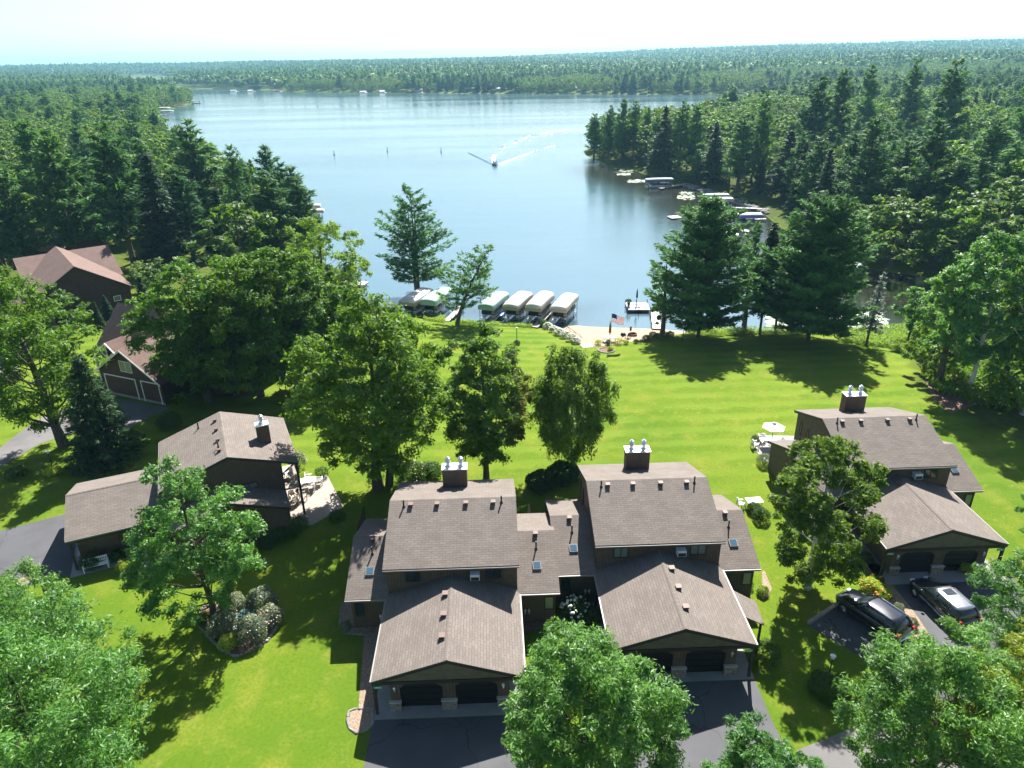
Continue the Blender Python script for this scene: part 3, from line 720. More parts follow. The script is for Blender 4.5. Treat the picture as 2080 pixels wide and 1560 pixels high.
    # wings
    for sgn, on in ((-1, lwing), (1, rwing)):
        if not on: continue
        xa, xb = (-2.66, .11) if sgn < 0 else (8.43, 11.15)
        r = gable(MB(), xa, xb, 0, 8.9, 2.70, 4.35, 'x', 0, .06).build('roof', 'roof', t); r['label'] = 'low side wing roof of brown shingles'
        gable(MB(), xa, xb, 0, 8.9, 2.70, 4.35, 'x', .062, .24, .015).build('fascia', 'trim', r)
        MB().box(min(xa, xb), max(xa, xb), -.10, -.005, 2.57, 2.67).build('gutter', 'gutter', r)
        us = -1.24 if sgn < 0 else 9.78
        v0, v1 = 1.55, 2.1
        pt = [(us - .28, v0, zw(v0) - .03), (us + .28, v0, zw(v0) - .03), (us + .28, v1, zw(v1) - .03), (us - .28, v1, zw(v1) - .03)]
        s_ = MB(); hi = [(p[0], p[1], p[2] + .15) for p in pt]; s_.add(pt + hi, [(0,3,2,1),(4,5,6,7),(0,1,5,4),(1,2,6,5),(2,3,7,6),(3,0,4,7)])
        sk = s_.build('skylight', 'gutter', r)
        e = .05; q = [(us - .28 + e, v0 + e), (us + .28 - e, v0 + e), (us + .28 - e, v1 - e), (us - .28 + e, v1 - e)]
        MB().add([(a_, b_, zw(b_) + .123) for a_, b_ in q] + [(a_, b_, zw(b_) + .135) for a_, b_ in q], [(0,3,2,1),(4,5,6,7),(0,1,5,4),(1,2,6,5),(2,3,7,6),(3,0,4,7)]).build('skylight_pane', 'skyglass', t)
        box_vent(r, us + (.05 if sgn > 0 else -.05), 4.15, zw(4.15)); pipe_vent(r, us + .02, 3.1, zw(3.1), .6)
        wx = (10.2, 10.75) if sgn > 0 else (-2.15, -1.6)
        window(t, wx[0] - .05, wx[1] + .05, 1.0, 2.1, .40, '-y', 'curtain' if sgn > 0 else 'glass', 0)
        mt = MB()
        for k in range(2): mt.tube([((8.9 if sgn > 0 else -.55) + .25 * k, .28, .8), ((8.9 if sgn > 0 else -.55) + .25 * k, .28, 1.15)], .08, 10)
        mt.build('electric_meter', 'galv', t, True)
    # first-floor windows and air conditioner above the garage roof
    window(t, 1.25, 2.25 if key != 'H1' else 2.3, 3.62, 4.5, .45, '-y', panes, 1); window(t, 6.35, 7.45, 3.66, 4.5, .45, '-y', panes, 1)
    ac = MB().box(5.42, 6.02, -.02, .46, 3.88, 4.34).build('air_conditioner', 'whiteplastic', t, bevel=.02)
    MB().box(5.47, 5.97, -.045, -.022, 3.93, 4.18).build('grille', 'trim', ac)
    window(t, 5.6, 6.9, 3.5, 4.05, 8.42, '+x', 'curtain', 1); 
    if not balcony:
        for v in (7.2, 8.6): window(t, v, v + .35, 3.3, 4.6, .12, '-x', 'glass', 0)
    window(t, 1.6, 3.4, 0.2, 2.1, vend, '+y', 'glass', 1); window(t, 5.2, 7.0, .2, 2.1, vend, '+y', 'glass', 1)
    if balcony:
        MB().box(4.5, 8.3, 8.9, 10.15, 2.55, 2.68).build('balcony_deck', 'deckwood', t)
        for u in (.15, 4.45, 8.28): MB().box(u, u + .17, 9.95, 10.12, -.2, 4.78).build('post', 'trim', t)
        rl = MB().box(4.6, 8.3, 10.08, 10.12, 3.45, 3.52)
        for k in range(20): rl.box(4.65 + k * .185, 4.68 + k * .185, 10.09, 10.11, 2.68, 3.45)
        rl.build('railing', 'trim', t)
    if ext:   # small entry porch roof on the right of the garage
        e = MB(); pl = [(8.5, -4.35), (9.75, -4.75), (9.95, -2.6), (8.6, -1.95)]
        zz = lambda u: 2.69 - (u - 8.5) * .33
        e.add([(p[0], p[1], zz(p[0])) for p in pl] + [(p[0], p[1], zz(p[0]) - .07) for p in pl], [(0,1,2,3),(7,6,5,4),(0,4,5,1),(1,5,6,2),(2,6,7,3),(3,7,4,0)])
        po = e.build('roof', 'roof_y', t); po['label'] = 'small porch roof beside the garage roof'
        MB().box(9.55, 9.67, -4.6, -4.48, -.2, 2.25).build('post', 'trim', t)
    return t
duplex('H2', 'brown duplex with the oak behind it and left wing in tree shade, second from left', 3.92, sign='left')
duplex('H3', 'brown duplex right of the picture centre with a small porch roof beside its garage', 4.72, sign='right', ext=True, panes='curtain')
duplex('H4', 'brown duplex at far right with two cars parked before its garage', 3.75, sign='both', panes='glass')
duplex('H1', 'brown duplex at left turned sideways with balcony post and stone patio', 3.9, sign='left', balcony=True, chim='single')

# ------------------------------------------------------------------ the red-brown houses up left
def house5():
    gx, gy = -46.58, 74.45; ang = math.atan2(70.77 - 74.45, -38.1 + 46.58)
    t = thing('log_house', 'reddish brown house with white trimmed garage gable and truss porch behind the oaks', 'house', (gx, gy, 0), ang)
    Wd = 9.25
    w = MB().prism([(0, -.5), (0, 2.95), (Wd / 2, 5.75), (Wd, 2.95), (Wd, -.5)], 'y', 0, 9)
    w.prism([(4.2, -.5), (4.2, 3.1), (8.4, 7.0), (12.6, 3.1), (12.6, -.5)], 'x', -5, 15.5)
    w.build('wall', 'log', t)
    r = gable(MB(), -.5, 9.2, -.5, Wd + .5, 2.75, 6.0, 'y', 0, .1).build('roof', 'red_roof_y', t); r['label'] = 'garage roof with pinkish brown shingles'
    f = MB(); m = Wd / 2
    for s in (0, 1):
        b = -.5 if s == 0 else Wd + .5
        f.add([(b, -.53, 2.75), (m, -.53, 6.02), (m, -.53, 5.8), (b, -.53, 2.5), (b, -.56, 2.75), (m, -.56, 6.02), (m, -.56, 5.8), (b, -.56, 2.5)], [(0,1,2,3),(7,6,5,4),(0,4,5,1),(3,2,6,7),(0,3,7,4),(1,5,6,2)])
    f.build('rake_board', 'white', t)
    r2 = gable(MB(), -5.5, 16, 3.6, 13.2, 2.9, 7.6, 'x', 0, .12).build('roof', 'red_roof', t); r2['label'] = 'long main roof with reddish brown shingles'
    # porch gable with white truss
    pr = gable(MB(), 2.2, 9.5, -3.6, 1.2, 3.0, 5.1, 'y', 0, .1).build('roof', 'red_roof_y', t); pr['label'] = 'porch roof carried by the white truss'
    tr = MB()
    tr.box(-3.5, 1.1, 2.15, 2.3, 2.9, 3.05)
    tr.tube([(-3.6, 2.22, 2.95), (-1.2, 2.22, 5.0)], .09, 6).tube([(1.2, 2.22, 2.95), (-1.2, 2.22, 5.0)], .09, 6).tube([(-1.2, 2.22, 3), (-1.2, 2.22, 5)], .08, 6)
    tr.tube([(-1.2, 2.22, 3.2), (-2.3, 2.22, 4.0)], .07, 6).tube([(-1.2, 2.22, 3.2), (-.1, 2.22, 4.0)], .07, 6)
    tr.build('truss', 'white', t)
    for u in (-3.4, .2): MB().box(u, u + .2, 2.15, 2.35, 0, 2.9).build('post', 'white', t)
    window(t, 3.5, 5.3, 3.2, 4.5, 0, '-y', 'curtain', 1, 'white')
    for (a, b) in ((.7, 5.3), (6.3, 8.8)):
        d = MB()
        for k in range(4): d.box(a, b, -.03, .0, .1 + k * .55, .1 + k * .55 + .52)
        d.build('garage_door', 'log', t)
        MB().box(a - .12, a, -.06, 0, 0, 2.4).box(b, b + .12, -.06, 0, 0, 2.4).box(a - .12, b + .12, -.06, 0, 2.4, 2.52).build('door_frame', 'white', t)
    MB().box(-.02, Wd + .02, -.04, -.005, -.3, .28).build('plinth', 'concrete', t)
    return t
def house6():
    t = thing('log_house', 'tall reddish brown house at the left edge with a big bare gable wall below pines', 'house', (-57.5, 105.5, -.3), R(38))
    # local: origin at the right corner of the gable wall, x along the wall, y runs back
    w = MB().prism([(-13.4, -.9), (-13.4, 3.9), (-6.9, 7.9), (-.4, 3.9), (-.4, -.9)], 'y', 0, 15.4)
    w.prism([(8.7, -.9), (8.7, 4.0), (15.9, 6.9), (23, 4.0), (23, -.9)], 'x', -12, .1)
    w.prism([(-4, -.9), (-4, 3.2), (1, 5.4), (6, 3.2), (6, -.9)], 'x', -24, -13.4)
    w.build('wall', 'log', t)
    r = gable(MB(), -.5, 15.9, -13.9, .1, 3.85, 8.25, 'y', 0, .1).build('roof', 'red_roof_y', t); gable(MB(), -.52, 15.9, -13.9, .1, 3.85, 8.25, 'y', .102, .32, .015).build('fascia', 'trim', r)
    r2 = gable(MB(), -13, .5, 8.1, 23.7, 3.9, 7.3, 'x', 0, .15).build('roof', 'red_roof', t); r2['label'] = 'rear cross wing roof'
    r3 = gable(MB(), -24.5, -12, -4.6, 6.6, 3.0, 5.9, 'x', 0, .15).build('roof', 'red_roof', t); r3['label'] = 'lower left wing roof'
    window(t, -2.9, -1.9, 2.0, 2.8, 0, '-y', 'curtain', 0, 'white')
    return t
house5(); house6()
# a third one glimpsed between the pines at the left edge
_p = at(60, 535); t3 = thing('cabin', 'brown roofed cabin glimpsed between pine trunks at the left edge', 'house', (_p[0] - 4, _p[1] + 3, _p[2]), R(-20))
MB().prism([(0, -.5), (0, 2.6), (4.5, 4.6), (9, 2.6), (9, -.5)], 'x', 0, 12).build('wall', 'log', t3)
gable(MB(), -.5, 12.5, -.6, 9.6, 2.4, 4.9, 'x', 0, .15).build('roof', 'red_roof', t3)

# ------------------------------------------------------------------ drives, paths, beds, patios, beach
def HP(h, pts): return [HW(h, u, v) for u, v in pts]
drape('driveway', HP('H2', [(-.12, -6.97), (8.75, -6.97), (8.9, -20), (-.35, -20)]), 'asphalt')
drape('driveway', list(HP('H3', [(-.2, -6.8), (8.72, -6.8)])) + PX([(1575, 1480), (1626, 1562), (1640, 1700)]) + list(HP('H3', [(-1.5, -20)])), 'asphalt', .008)
drape('driveway', PX([(1812, 1182), (2060, 1172), (2200, 1500), (1990, 1500), (1895, 1305)]), 'asphalt')
drape('driveway', PX([(1640, 1270), (1706, 1224), (1795, 1232), (1860, 1310), (1930, 1400), (1990, 1500), (1900, 1480), (1800, 1366)]), 'asphalt', .008)
drape('road', PX([(1618, 1524), (1680, 1500), (1735, 1476), (1800, 1440), (1890, 1424), (2200, 1424), (2300, 1800), (1640, 1800)]), 'asphalt2', .012)
drape('driveway', list(HP('H1', [(-.4, -6.95), (8.9, -6.95), (9.6, -26), (1.5, -26)])), 'asphalt')
drape('concrete_path', HP('H2', [(-.12, -6.95), (8.72, -6.95), (8.72, -.2), (7.7, -.2), (7.7, -6.0), (.9, -6.0), (.9, .2), (-.12, .2)]), 'concrete', .02, 2)
drape('concrete_path', HP('H3', [(-.12, -6.78), (8.74, -6.78), (8.9, -.2), (7.7, -.2), (7.7, -6.0), (.9, -6.0), (.9, .2), (-.12, .2)]), 'concrete', .02, 2)
drape('concrete_path', HP('H4', [(-.12, -7.3), (8.8, -7.3), (8.9, -.2), (7.7, -.2), (7.7, -6.0), (.9, -6.0), (.9, .2), (-.12, .2)]), 'concrete', .02, 2)
drape('concrete_path', HP('H1', [(-.12, -6.93), (9.3, -6.93), (9.3, -.1), (7.7, -.1), (7.7, -6.0), (.9, -6.0), (.9, .2), (-.12, .2)]), 'concrete', .02, 2)
drape('paved_path', HP('H1', [(9.31, -3.0), (10.6, -3.0), (10.9, 0.3), (8.6, .3), (8.6, -.09), (9.31, -.09)]), 'paver', .02)
drape('patio', HP('H1', [(3.2, 9.0), (3.1, 12.9), (8.8, 13.2), (10.3, 10.3), (9.4, 8.95)]), 'paver', .02)
drape('patio', HP('H2', [(-3.4, 9.1), (-.3, 9.0), (-.2, 11.5), (-3.2, 11.6)]), 'concrete', .02)
drape('patio', HP('H2', [(8.6, 9.0), (10.9, 9.0), (11.2, 10.6), (10.2, 11.6), (8.7, 11.7)]), 'concrete', .02)
drape('patio', HP('H3', [(-2.4, 9.0), (0, 9.0), (0, 11.0), (-2.4, 11.0)]), 'concrete', .02)
drape('patio', PX([(1528, 888), (1552, 884), (1625, 886), (1625, 930), (1560, 940), (1540, 922), (1527, 900)]), 'concrete', .02)
drape('driveway', PX([(-60, 958), (30, 886), (80, 850), (166, 818), (176, 800), (345, 828), (240, 880), (165, 876), (80, 902), (-60, 985)]), 'asphalt2', .02)
drape('driveway', PX([(-40, 700), (35, 735), (40, 760), (-40, 800)]), 'asphalt2', .02)
# beds
def ring_edge(name, label, poly, n=60, s=.11, seed=3):
    rs = random.Random(seed); mb = MB(); L_ = [np.array(p[:2]) for p in poly]; seg = []
    for i in range(len(L_)):
        a, b = L_[i], L_[(i + 1) % len(L_)]; seg.append((a, b, np.linalg.norm(b - a)))
    tot = sum(q[2] for q in seg); k = max(n, int(tot / .24))
    for j in range(k):
        d = tot * j / k
        for a, b, l in seg:
            if d <= l: break
            d -= l
        p = a + (b - a) * d / l; z = hz(*p); r = s * rs.uniform(.7, 1.25)
        mb.ell((p[0], p[1], z + r * .3), (r * 1.2, r, r * .8), 6, 4)
    return tag(mb.build(name, 'rock'), label, 'edging', kind='stuff')
BED1 = PX([(402,1251),(405,1273),(429,1298),(448,1320),(478,1334),(511,1322),(543,1302),(563,1272),(565,1245),(554,1223),(500,1232),(456,1223),(413,1232)])
drape('mulch_bed', BED1, 'mulch', .02)
ring_edge('stone_edging', 'grey stone edging round the shrub bed beside the left ash', BED1)
BED2 = PX([(709,1445),(722,1440),(758,1440),(757,1470),(745,1483),(725,1490),(710,1480),(706,1462)])
drape('gravel_bed', BED2, 'gravel', .02); ring_edge('stone_edging', 'small pale stone edging beside the left garage driveway', BED2, s=.08)
BED3 = PX([(694,1232),(710,1210),(775,1222),(768,1285),(742,1290),(700,1288),(690,1270)])
drape('gravel_bed', BED3, 'gravel', .02); ring_edge('stone_edging', 'stone edging of the gravel bed below the shaded left wing', BED3, s=.08)
drape('gravel_bed', PX([(740,1290),(768,1285),(762,1440),(728,1440)]), 'gravel', .02)
drape('gravel_bed', PX([(1812, 1190), (1832, 1212), (1862, 1250), (1893, 1298), (1886, 1306), (1850, 1295), (1835, 1255), (1800, 1225), (1768, 1200), (1780, 1186)]), 'gravel', .024)
drape('gravel_bed', PX([(1548, 1160), (1553, 1160), (1568, 1196), (1560, 1212), (1548, 1218)]), 'gravel', .02)
drape('gravel_bed', PX([(1745, 1140), (1800, 1150), (1790, 1176), (1770, 1180)]), 'mulch', .02)
drape('gravel_bed', PX([(-60, 1200), (20, 1184), (66, 1166), (72, 1174), (30, 1200), (-60, 1225)]), 'gravel', .024)
drape('mulch_bed', PX([(1064,1262),(1090,1262),(1130,1262),(1150,1240),(1204,1240),(1212,1290),(1150,1285),(1100,1275),(1064,1290)]), 'mulch', .02)
drape('beach', PX([(1110, 662), (1165, 658), (1250, 661), (1340, 663), (1400, 668), (1390, 678), (1345, 683), (1300, 692), (1225, 703), (1205, 704), (1180, 700), (1160, 688), (1128, 676)]), 'sand', .03, 1.0)
drape('stone_path', PX([(1176, 699), (1200, 696), (1205, 706), (1184, 707)]), 'concrete', .04)
BED4 = [at(1231, 712)[:2] + np.array([1.05 * math.cos(a), 1.15 * math.sin(a)]) for a in np.linspace(0, 2 * math.pi, 16, False)]
drape('mulch_bed', BED4, 'mulch', .02); ring_edge('stone_edging', 'pale stone ring around the flagpole flower bed', BED4, s=.12)
drape('woodland_bed', PX([(1840, 700), (1866, 740), (1890, 800), (1930, 840), (1990, 820), (1960, 740), (1900, 690)]), 'mulch', .02)

# ------------------------------------------------------------------ shrubs
def leafball(r, n, leaf, seed, flat=.8, hole=.5):
    rs = np.random.RandomState(seed); d = unit(rs, n); d[:, 2] = np.where(d[:, 2] < -.25, -d[:, 2], d[:, 2])
    lob = 1 + .12 * np.sin(d[:, 0] * 5 + seed) * np.cos(d[:, 1] * 4)
    C = d * (r * lob * rs.uniform(hole, 1.02, n) ** .5)[:, None] * np.array([1, 1, flat]); C[:, 2] += r * flat * .55
    C[:, 2] = np.maximum(C[:, 2], .03)
    return C, d, rs
def bush(label, loc, r, mat='shrub', n=900, leaf=.05, seed=1, flat=.85, flowers=None, nf=60, fs=.07, group=None, cat='shrub', name='shrub'):
    C, d, rs = leafball(r, n, leaf, seed, flat)
    co, q = leaves(C, d + rs.normal(size=C.shape) * .6, leaf * rs.uniform(.7, 1.3, n), leaf * .5, rs)
    t = thing(name, label, cat, tuple(loc), 0, group)
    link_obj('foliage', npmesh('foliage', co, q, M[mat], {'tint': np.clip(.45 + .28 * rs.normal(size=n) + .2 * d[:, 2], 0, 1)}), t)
    st = MB()
    for k in range(5):
        a = k * 1.26 + seed; st.tube([(0, 0, -.1), (.3 * r * math.cos(a), .3 * r * math.sin(a), r * flat * .5), (.6 * r * math.cos(a), .6 * r * math.sin(a), r * flat)], [.03, .022, .01], 5)
    st.build('stem', 'bark', t)
    if flowers:
        fb = MB(); dd = unit(rs, nf); dd[:, 2] = np.abs(dd[:, 2]) * 1.0 + .05
        for k in range(nf):
            v = dd[k] / np.linalg.norm(dd[k]); s_ = fs * rs.uniform(.6, 1.2)
            fb.ell((v[0] * r * 1.0, v[1] * r * 1.0, v[2] * r * flat * 1.02 + r * flat * .5), (s_, s_, s_ * .7), 6, 4)
        fb.build('flowers', flowers, t, True)
    return t
def pb(px, py): 
    p = at(px, py); return (p[0], p[1], p[2])
bush('clipped round dark bush at the shore end of the third dock', pb(1103, 664), .8, 'shrub', 2200, .05, 2, 1.0, cat='bush')
for i, (x, y, r) in enumerate([(1113, 668, .75), (1124, 674, .7), (1137, 681, .75), (1148, 686, .75), (1161, 692, .75), (1171, 697, .65)]):
    bush('white flowering hydrangea bush in the row between lawn and beach', pb(x, y), r, 'shrub_grey', 900, .06, 20 + i, .85, 'flower_white', 90, .09, 'hydrangeas along the beach edge')
bush('lime green bush in the middle of the hydrangea row', pb(1129, 680), .5, 'shrub_y', 700, .05, 31)
for i, (x, y, r, m_) in enumerate([(1214.8, 700, .5, 'shrub_y'), (1235.7, 700, .5, 'shrub'), (1255.6, 699, .62, 'shrub_y'), (1271.7, 699, .42, 'shrub_y'), (1292, 697, .4, 'shrub')]):
    lb = ['round lime bush left of the picnic table', 'round dark bush in front of the picnic table', 'largest round bush right of the picnic table', 'small lime bush below the black grill', 'small round bush right of the grill'][i]
    bush(lb, pb(x, y), r, m_, 1000, .045, 40 + i, .95)
for i, (x, y, r) in enumerate([(1312.8, 692, .6), (1326.5, 686, .65), (1336, 688, .6), (1349, 686, .65), (1361, 684, .6)]):
    bush('dark shrub in the mixed planting right of the beach', pb(x, y), r, 'shrub', 900, .06, 50 + i, .9, group='shrubs at the right end of the beach')
bs = [(475, 1246, 1.0, 'shrub_grey'), (535, 1236, 1.08, 'shrub_grey'), (551, 1266, .9, 'shrub_grey'), (516, 1296, 1.08, 'shrub_grey'), (455, 1284, 1.0, 'shrub_grey')]
for i, (x, y, r, m_) in enumerate(bs):
    lb = ['pale flowering shrub behind the left of the green utility boxes', 'bluish flowering shrub at the rear right of the mulch bed', 'pinkish flowering shrub at the right edge of the mulch bed',
          'largest pink and white flowering shrub at the front right of the mulch bed', 'white flowering shrub left of the pale green tube in the mulch bed'][i]
    bush(lb, pb(x, y), r, m_, 3600, .07, 60 + i, .95, 'flower_pink' if i in (2, 3) else 'flower_white', 75 if i in (2, 3) else 36, .05)
bush('yellow green flowerless shrub at the front of the mulch bed', pb(467, 1312), .72, 'shrub_y', 1500, .06, 66, .75)
bush('dark shrub by the ash trunk at the left of the mulch bed', pb(412, 1262), .55, 'shrub', 900, .06, 67, .7)
bush('dark green shrub in front of the white bench', pb(188, 1152), .85, 'shrub', 1800, .06, 70, .85)
bush('dark shrub beside the white chair', pb(241, 1137), .62, 'shrub', 1300, .06, 71, .85)
bush('bright lime shrub at the corner of the paved path', pb(254, 1158), .62, 'shrub_y', 1500, .055, 72, .95)
bush('bright yellow green shrub right of the left ash crown', pb(508, 1128), .6, 'shrub_y', 1200, .05, 73, .95)
for i, (x, y, r) in enumerate([(565, 1095, .9), (588, 1090, .8), (606, 1075, .9), (545, 1110, .7)]):
    bush('dark shrub along the shaded wall of the sideways duplex', pb(x, y), r, 'shrub', 1200, .07, 75 + i, .8, group='shrubs along the sideways duplex')
bush('dark shrub at the near corner of the stone patio', pb(686, 1058), .75, 'shrub', 1300, .06, 80, .8)
bush('dark shrub at the far corner of the stone patio', pb(655, 968), .7, 'shrub', 1000, .06, 81, .9)
bush('light green perennial clump at the far edge of the stone patio', pb(620, 972), .65, 'shrub_y', 1200, .06, 82, .6)
bush('tall pale flowering grass clump behind the balcony corner', pb(607, 952), .8, 'shrub_grey', 1200, .08, 83, 1.5, 'flower_pink', 40, .06)
bush('orange and green flowering clump at the head of the gravel wedge', pb(1788, 1210), .75, 'shrub_y', 1300, .08, 84, .6, 'flower_orange', 22, .08)
bush('tall yellow green daylily clump beside the black car hood', pb(1768, 1200), .75, 'shrub_y', 1300, .09, 85, .75, 'flower_orange', 10, .07)
bush('orange flowering plant below the front of the right duplex', pb(1778, 1186), .6, 'shrub', 800, .08, 86, .7, 'flower_orange', 14, .08)
bush('small grey green bush on the gravel beside the black car', pb(1825, 1238), .36, 'shrub_grey', 700, .05, 87, .8)
bush('round grey green bush on the gravel behind the black car', pb(1850, 1272), .45, 'shrub_grey', 900, .05, 88, .95)
bush('low dark shrub by the left posts of the right duplex', pb(1757, 1140), .6, 'shrub', 1000, .06, 89, .8)
bush('round clipped bush at the wall corner near the cream umbrella', pb(1552, 944), .75, 'shrub_grey', 1600, .05, 90, .95)
bush('round bush right of the white patio furniture', pb(1545, 1056), .72, 'shrub', 1500, .06, 91, .95)
bush('dark bush below the white patio furniture', pb(1530, 1040), .6, 'shrub', 1200, .06, 92, .95)
bush('dark potted shrub with reddish leaves at the corner of the cream umbrella patio', pb(1535, 898), .5, 'shrub', 900, .06, 93, .95, 'flower_pink', 10, .05)
bush('pale leafy plant beside the right wing of the middle duplex', pb(1549, 1206), .45, 'shrub_y', 800, .06, 94, .9)
bush('dark shrub in the shaded court of the middle duplex right wing', pb(1512, 1190), .6, 'shrub', 800, .06, 95, .8)
bush('white hydrangea blooming in the dark court between the joined duplexes', pb(1168, 1252), 1.0, 'shrub', 1500, .08, 96, 1.0, 'flower_white', 42, .11)
bush('dark shrub against the garage wall in the court between duplexes', pb(1200, 1262), .8, 'shrub', 1200, .07, 97, .8)
bush('small fern green plant in the gravel below the shaded left wing', pb(703, 1276), .42, 'shrub_grey', 600, .07, 98, .7)
bush('large dark juniper beside the white birch trunk', pb(1100, 990), 1.5, 'needle_dark', 3500, .11, 99, .6)
bush('large dark juniper touching the middle duplex rear wall', pb(1145, 975), 1.6, 'needle_dark', 3500, .11, 100, .65)
bush('dark lilac bush with pinkish heads behind the left duplex', pb(840, 975), 1.5, 'shrub', 3000, .09, 101, .75, 'flower_pink', 50, .08)
bush('second dark bush left of the chimney of the left duplex', pb(872, 970), 1.2, 'shrub', 2500, .09, 102, .8)
bush('dark shrub under the oaks above the sideways duplex', pb(345, 868), 1.2, 'shrub', 2600, .1, 103, .9)
bush('low yellow green plant round the left lamp post', pb(108, 962), .8, 'shrub_y', 1400, .09, 104, .5)
bush('low dark juniper at the left drive edge', pb(35, 968), 1.0, 'shrub', 1500, .09, 105, .55)
bush('yellow tinged juniper in the gravel at the left frame edge', pb(24, 1206), .7, 'shrub_y', 1300, .07, 106, .7)
bush('ornamental grass mound round the right lamp post', pb(1683, 1405), 1.15, 'shrub', 2600, .12, 107, .55)
bush('small bush at the foot of the shore lawn lamp', pb(1050, 700), .5, 'shrub', 900, .06, 108, .8)
bush('flowering plant inside the flagpole bed', pb(1240, 712), .45, 'shrub_y', 700, .06, 109, .8, 'flower_orange', 10, .05)
bush('dark shrub by the right post of the right duplex', pb(1960, 1160), .6, 'shrub_y', 900, .07, 110, .8)
bush('dark shrub at the right post of the middle garage', pb(1552, 1345), .95, 'shrub', 1800, .07, 111, 1.0)

# ------------------------------------------------------------------ shore plants (uncountable)
def scatter_leaves(name, label, poly, n, leaf, mat, h, seed, cat='plants', clump=1.5):
    rs = np.random.RandomState(seed); poly = np.array(poly, float)[:, :2]; mn, mx = poly.min(0), poly.max(0)
    P = rs.uniform(mn, mx, (n * 4, 2)); P = P[inpoly(P, poly)][:n]; n = len(P)
    hh = h * (.35 + .9 * vnoise(P[:, 0], P[:, 1], clump, seed)) * rs.uniform(.1, 1, n)
    C = np.stack([P[:, 0], P[:, 1], np.maximum(height(P), WATER) + hh], 1)
    co, q = leaves(C, rs.normal(size=(n, 3)) * .6 + [0, 0, .5], leaf * rs.uniform(.6, 1.4, n), leaf * .35, rs, np.tile([0, 0, 1.2], (n, 1)) + rs.normal(size=(n, 3)) * .7)
    o = link_obj(name, npmesh(name, co, q, M[mat], {'tint': np.clip(.35 + .4 * hh / h + rs.normal(size=n) * .25, 0, 1)}))
    return tag(o, label, cat, kind='stuff')
scatter_leaves('shore_plants', 'tall yellow green plants on the bank between the docks', PX([(925, 650), (985, 655), (1000, 655), (1080, 660), (1082, 667), (1000, 662), (985, 662), (925, 658)]), 5000, .13, 'reed', 0.5, 3)
scatter_leaves('shore_plants', 'green bank plants left of the leaning pine', PX([(860, 640), (905, 646), (905, 656), (860, 650)]), 2500, .13, 'reed', 0.5, 4)
scatter_leaves('shore_plants', 'bright bank plants under the right shore pines', PX([(1395, 671), (1480, 672), (1600, 672), (1690, 672), (1690, 680), (1560, 680), (1400, 679)]), 8000, .14, 'reed', .8, 5)
scatter_leaves('shore_plants', 'lush lime green ground plants round the young spruce', PX([(1700, 672), (1790, 670), (1840, 662), (1870, 700), (1850, 730), (1800, 705), (1740, 700), (1700, 690)]), 16000, .16, 'reed', .9, 6)
scatter_leaves('undergrowth', 'green undergrowth beneath the birches at right', PX([(1832, 650), (1900, 640), (2000, 640), (2140, 640), (2160, 860), (2040, 840), (1960, 820), (1900, 800), (1872, 760), (1850, 715)]), 30000, .28, 'leaf_wood', 2.2, 7, clump=3)

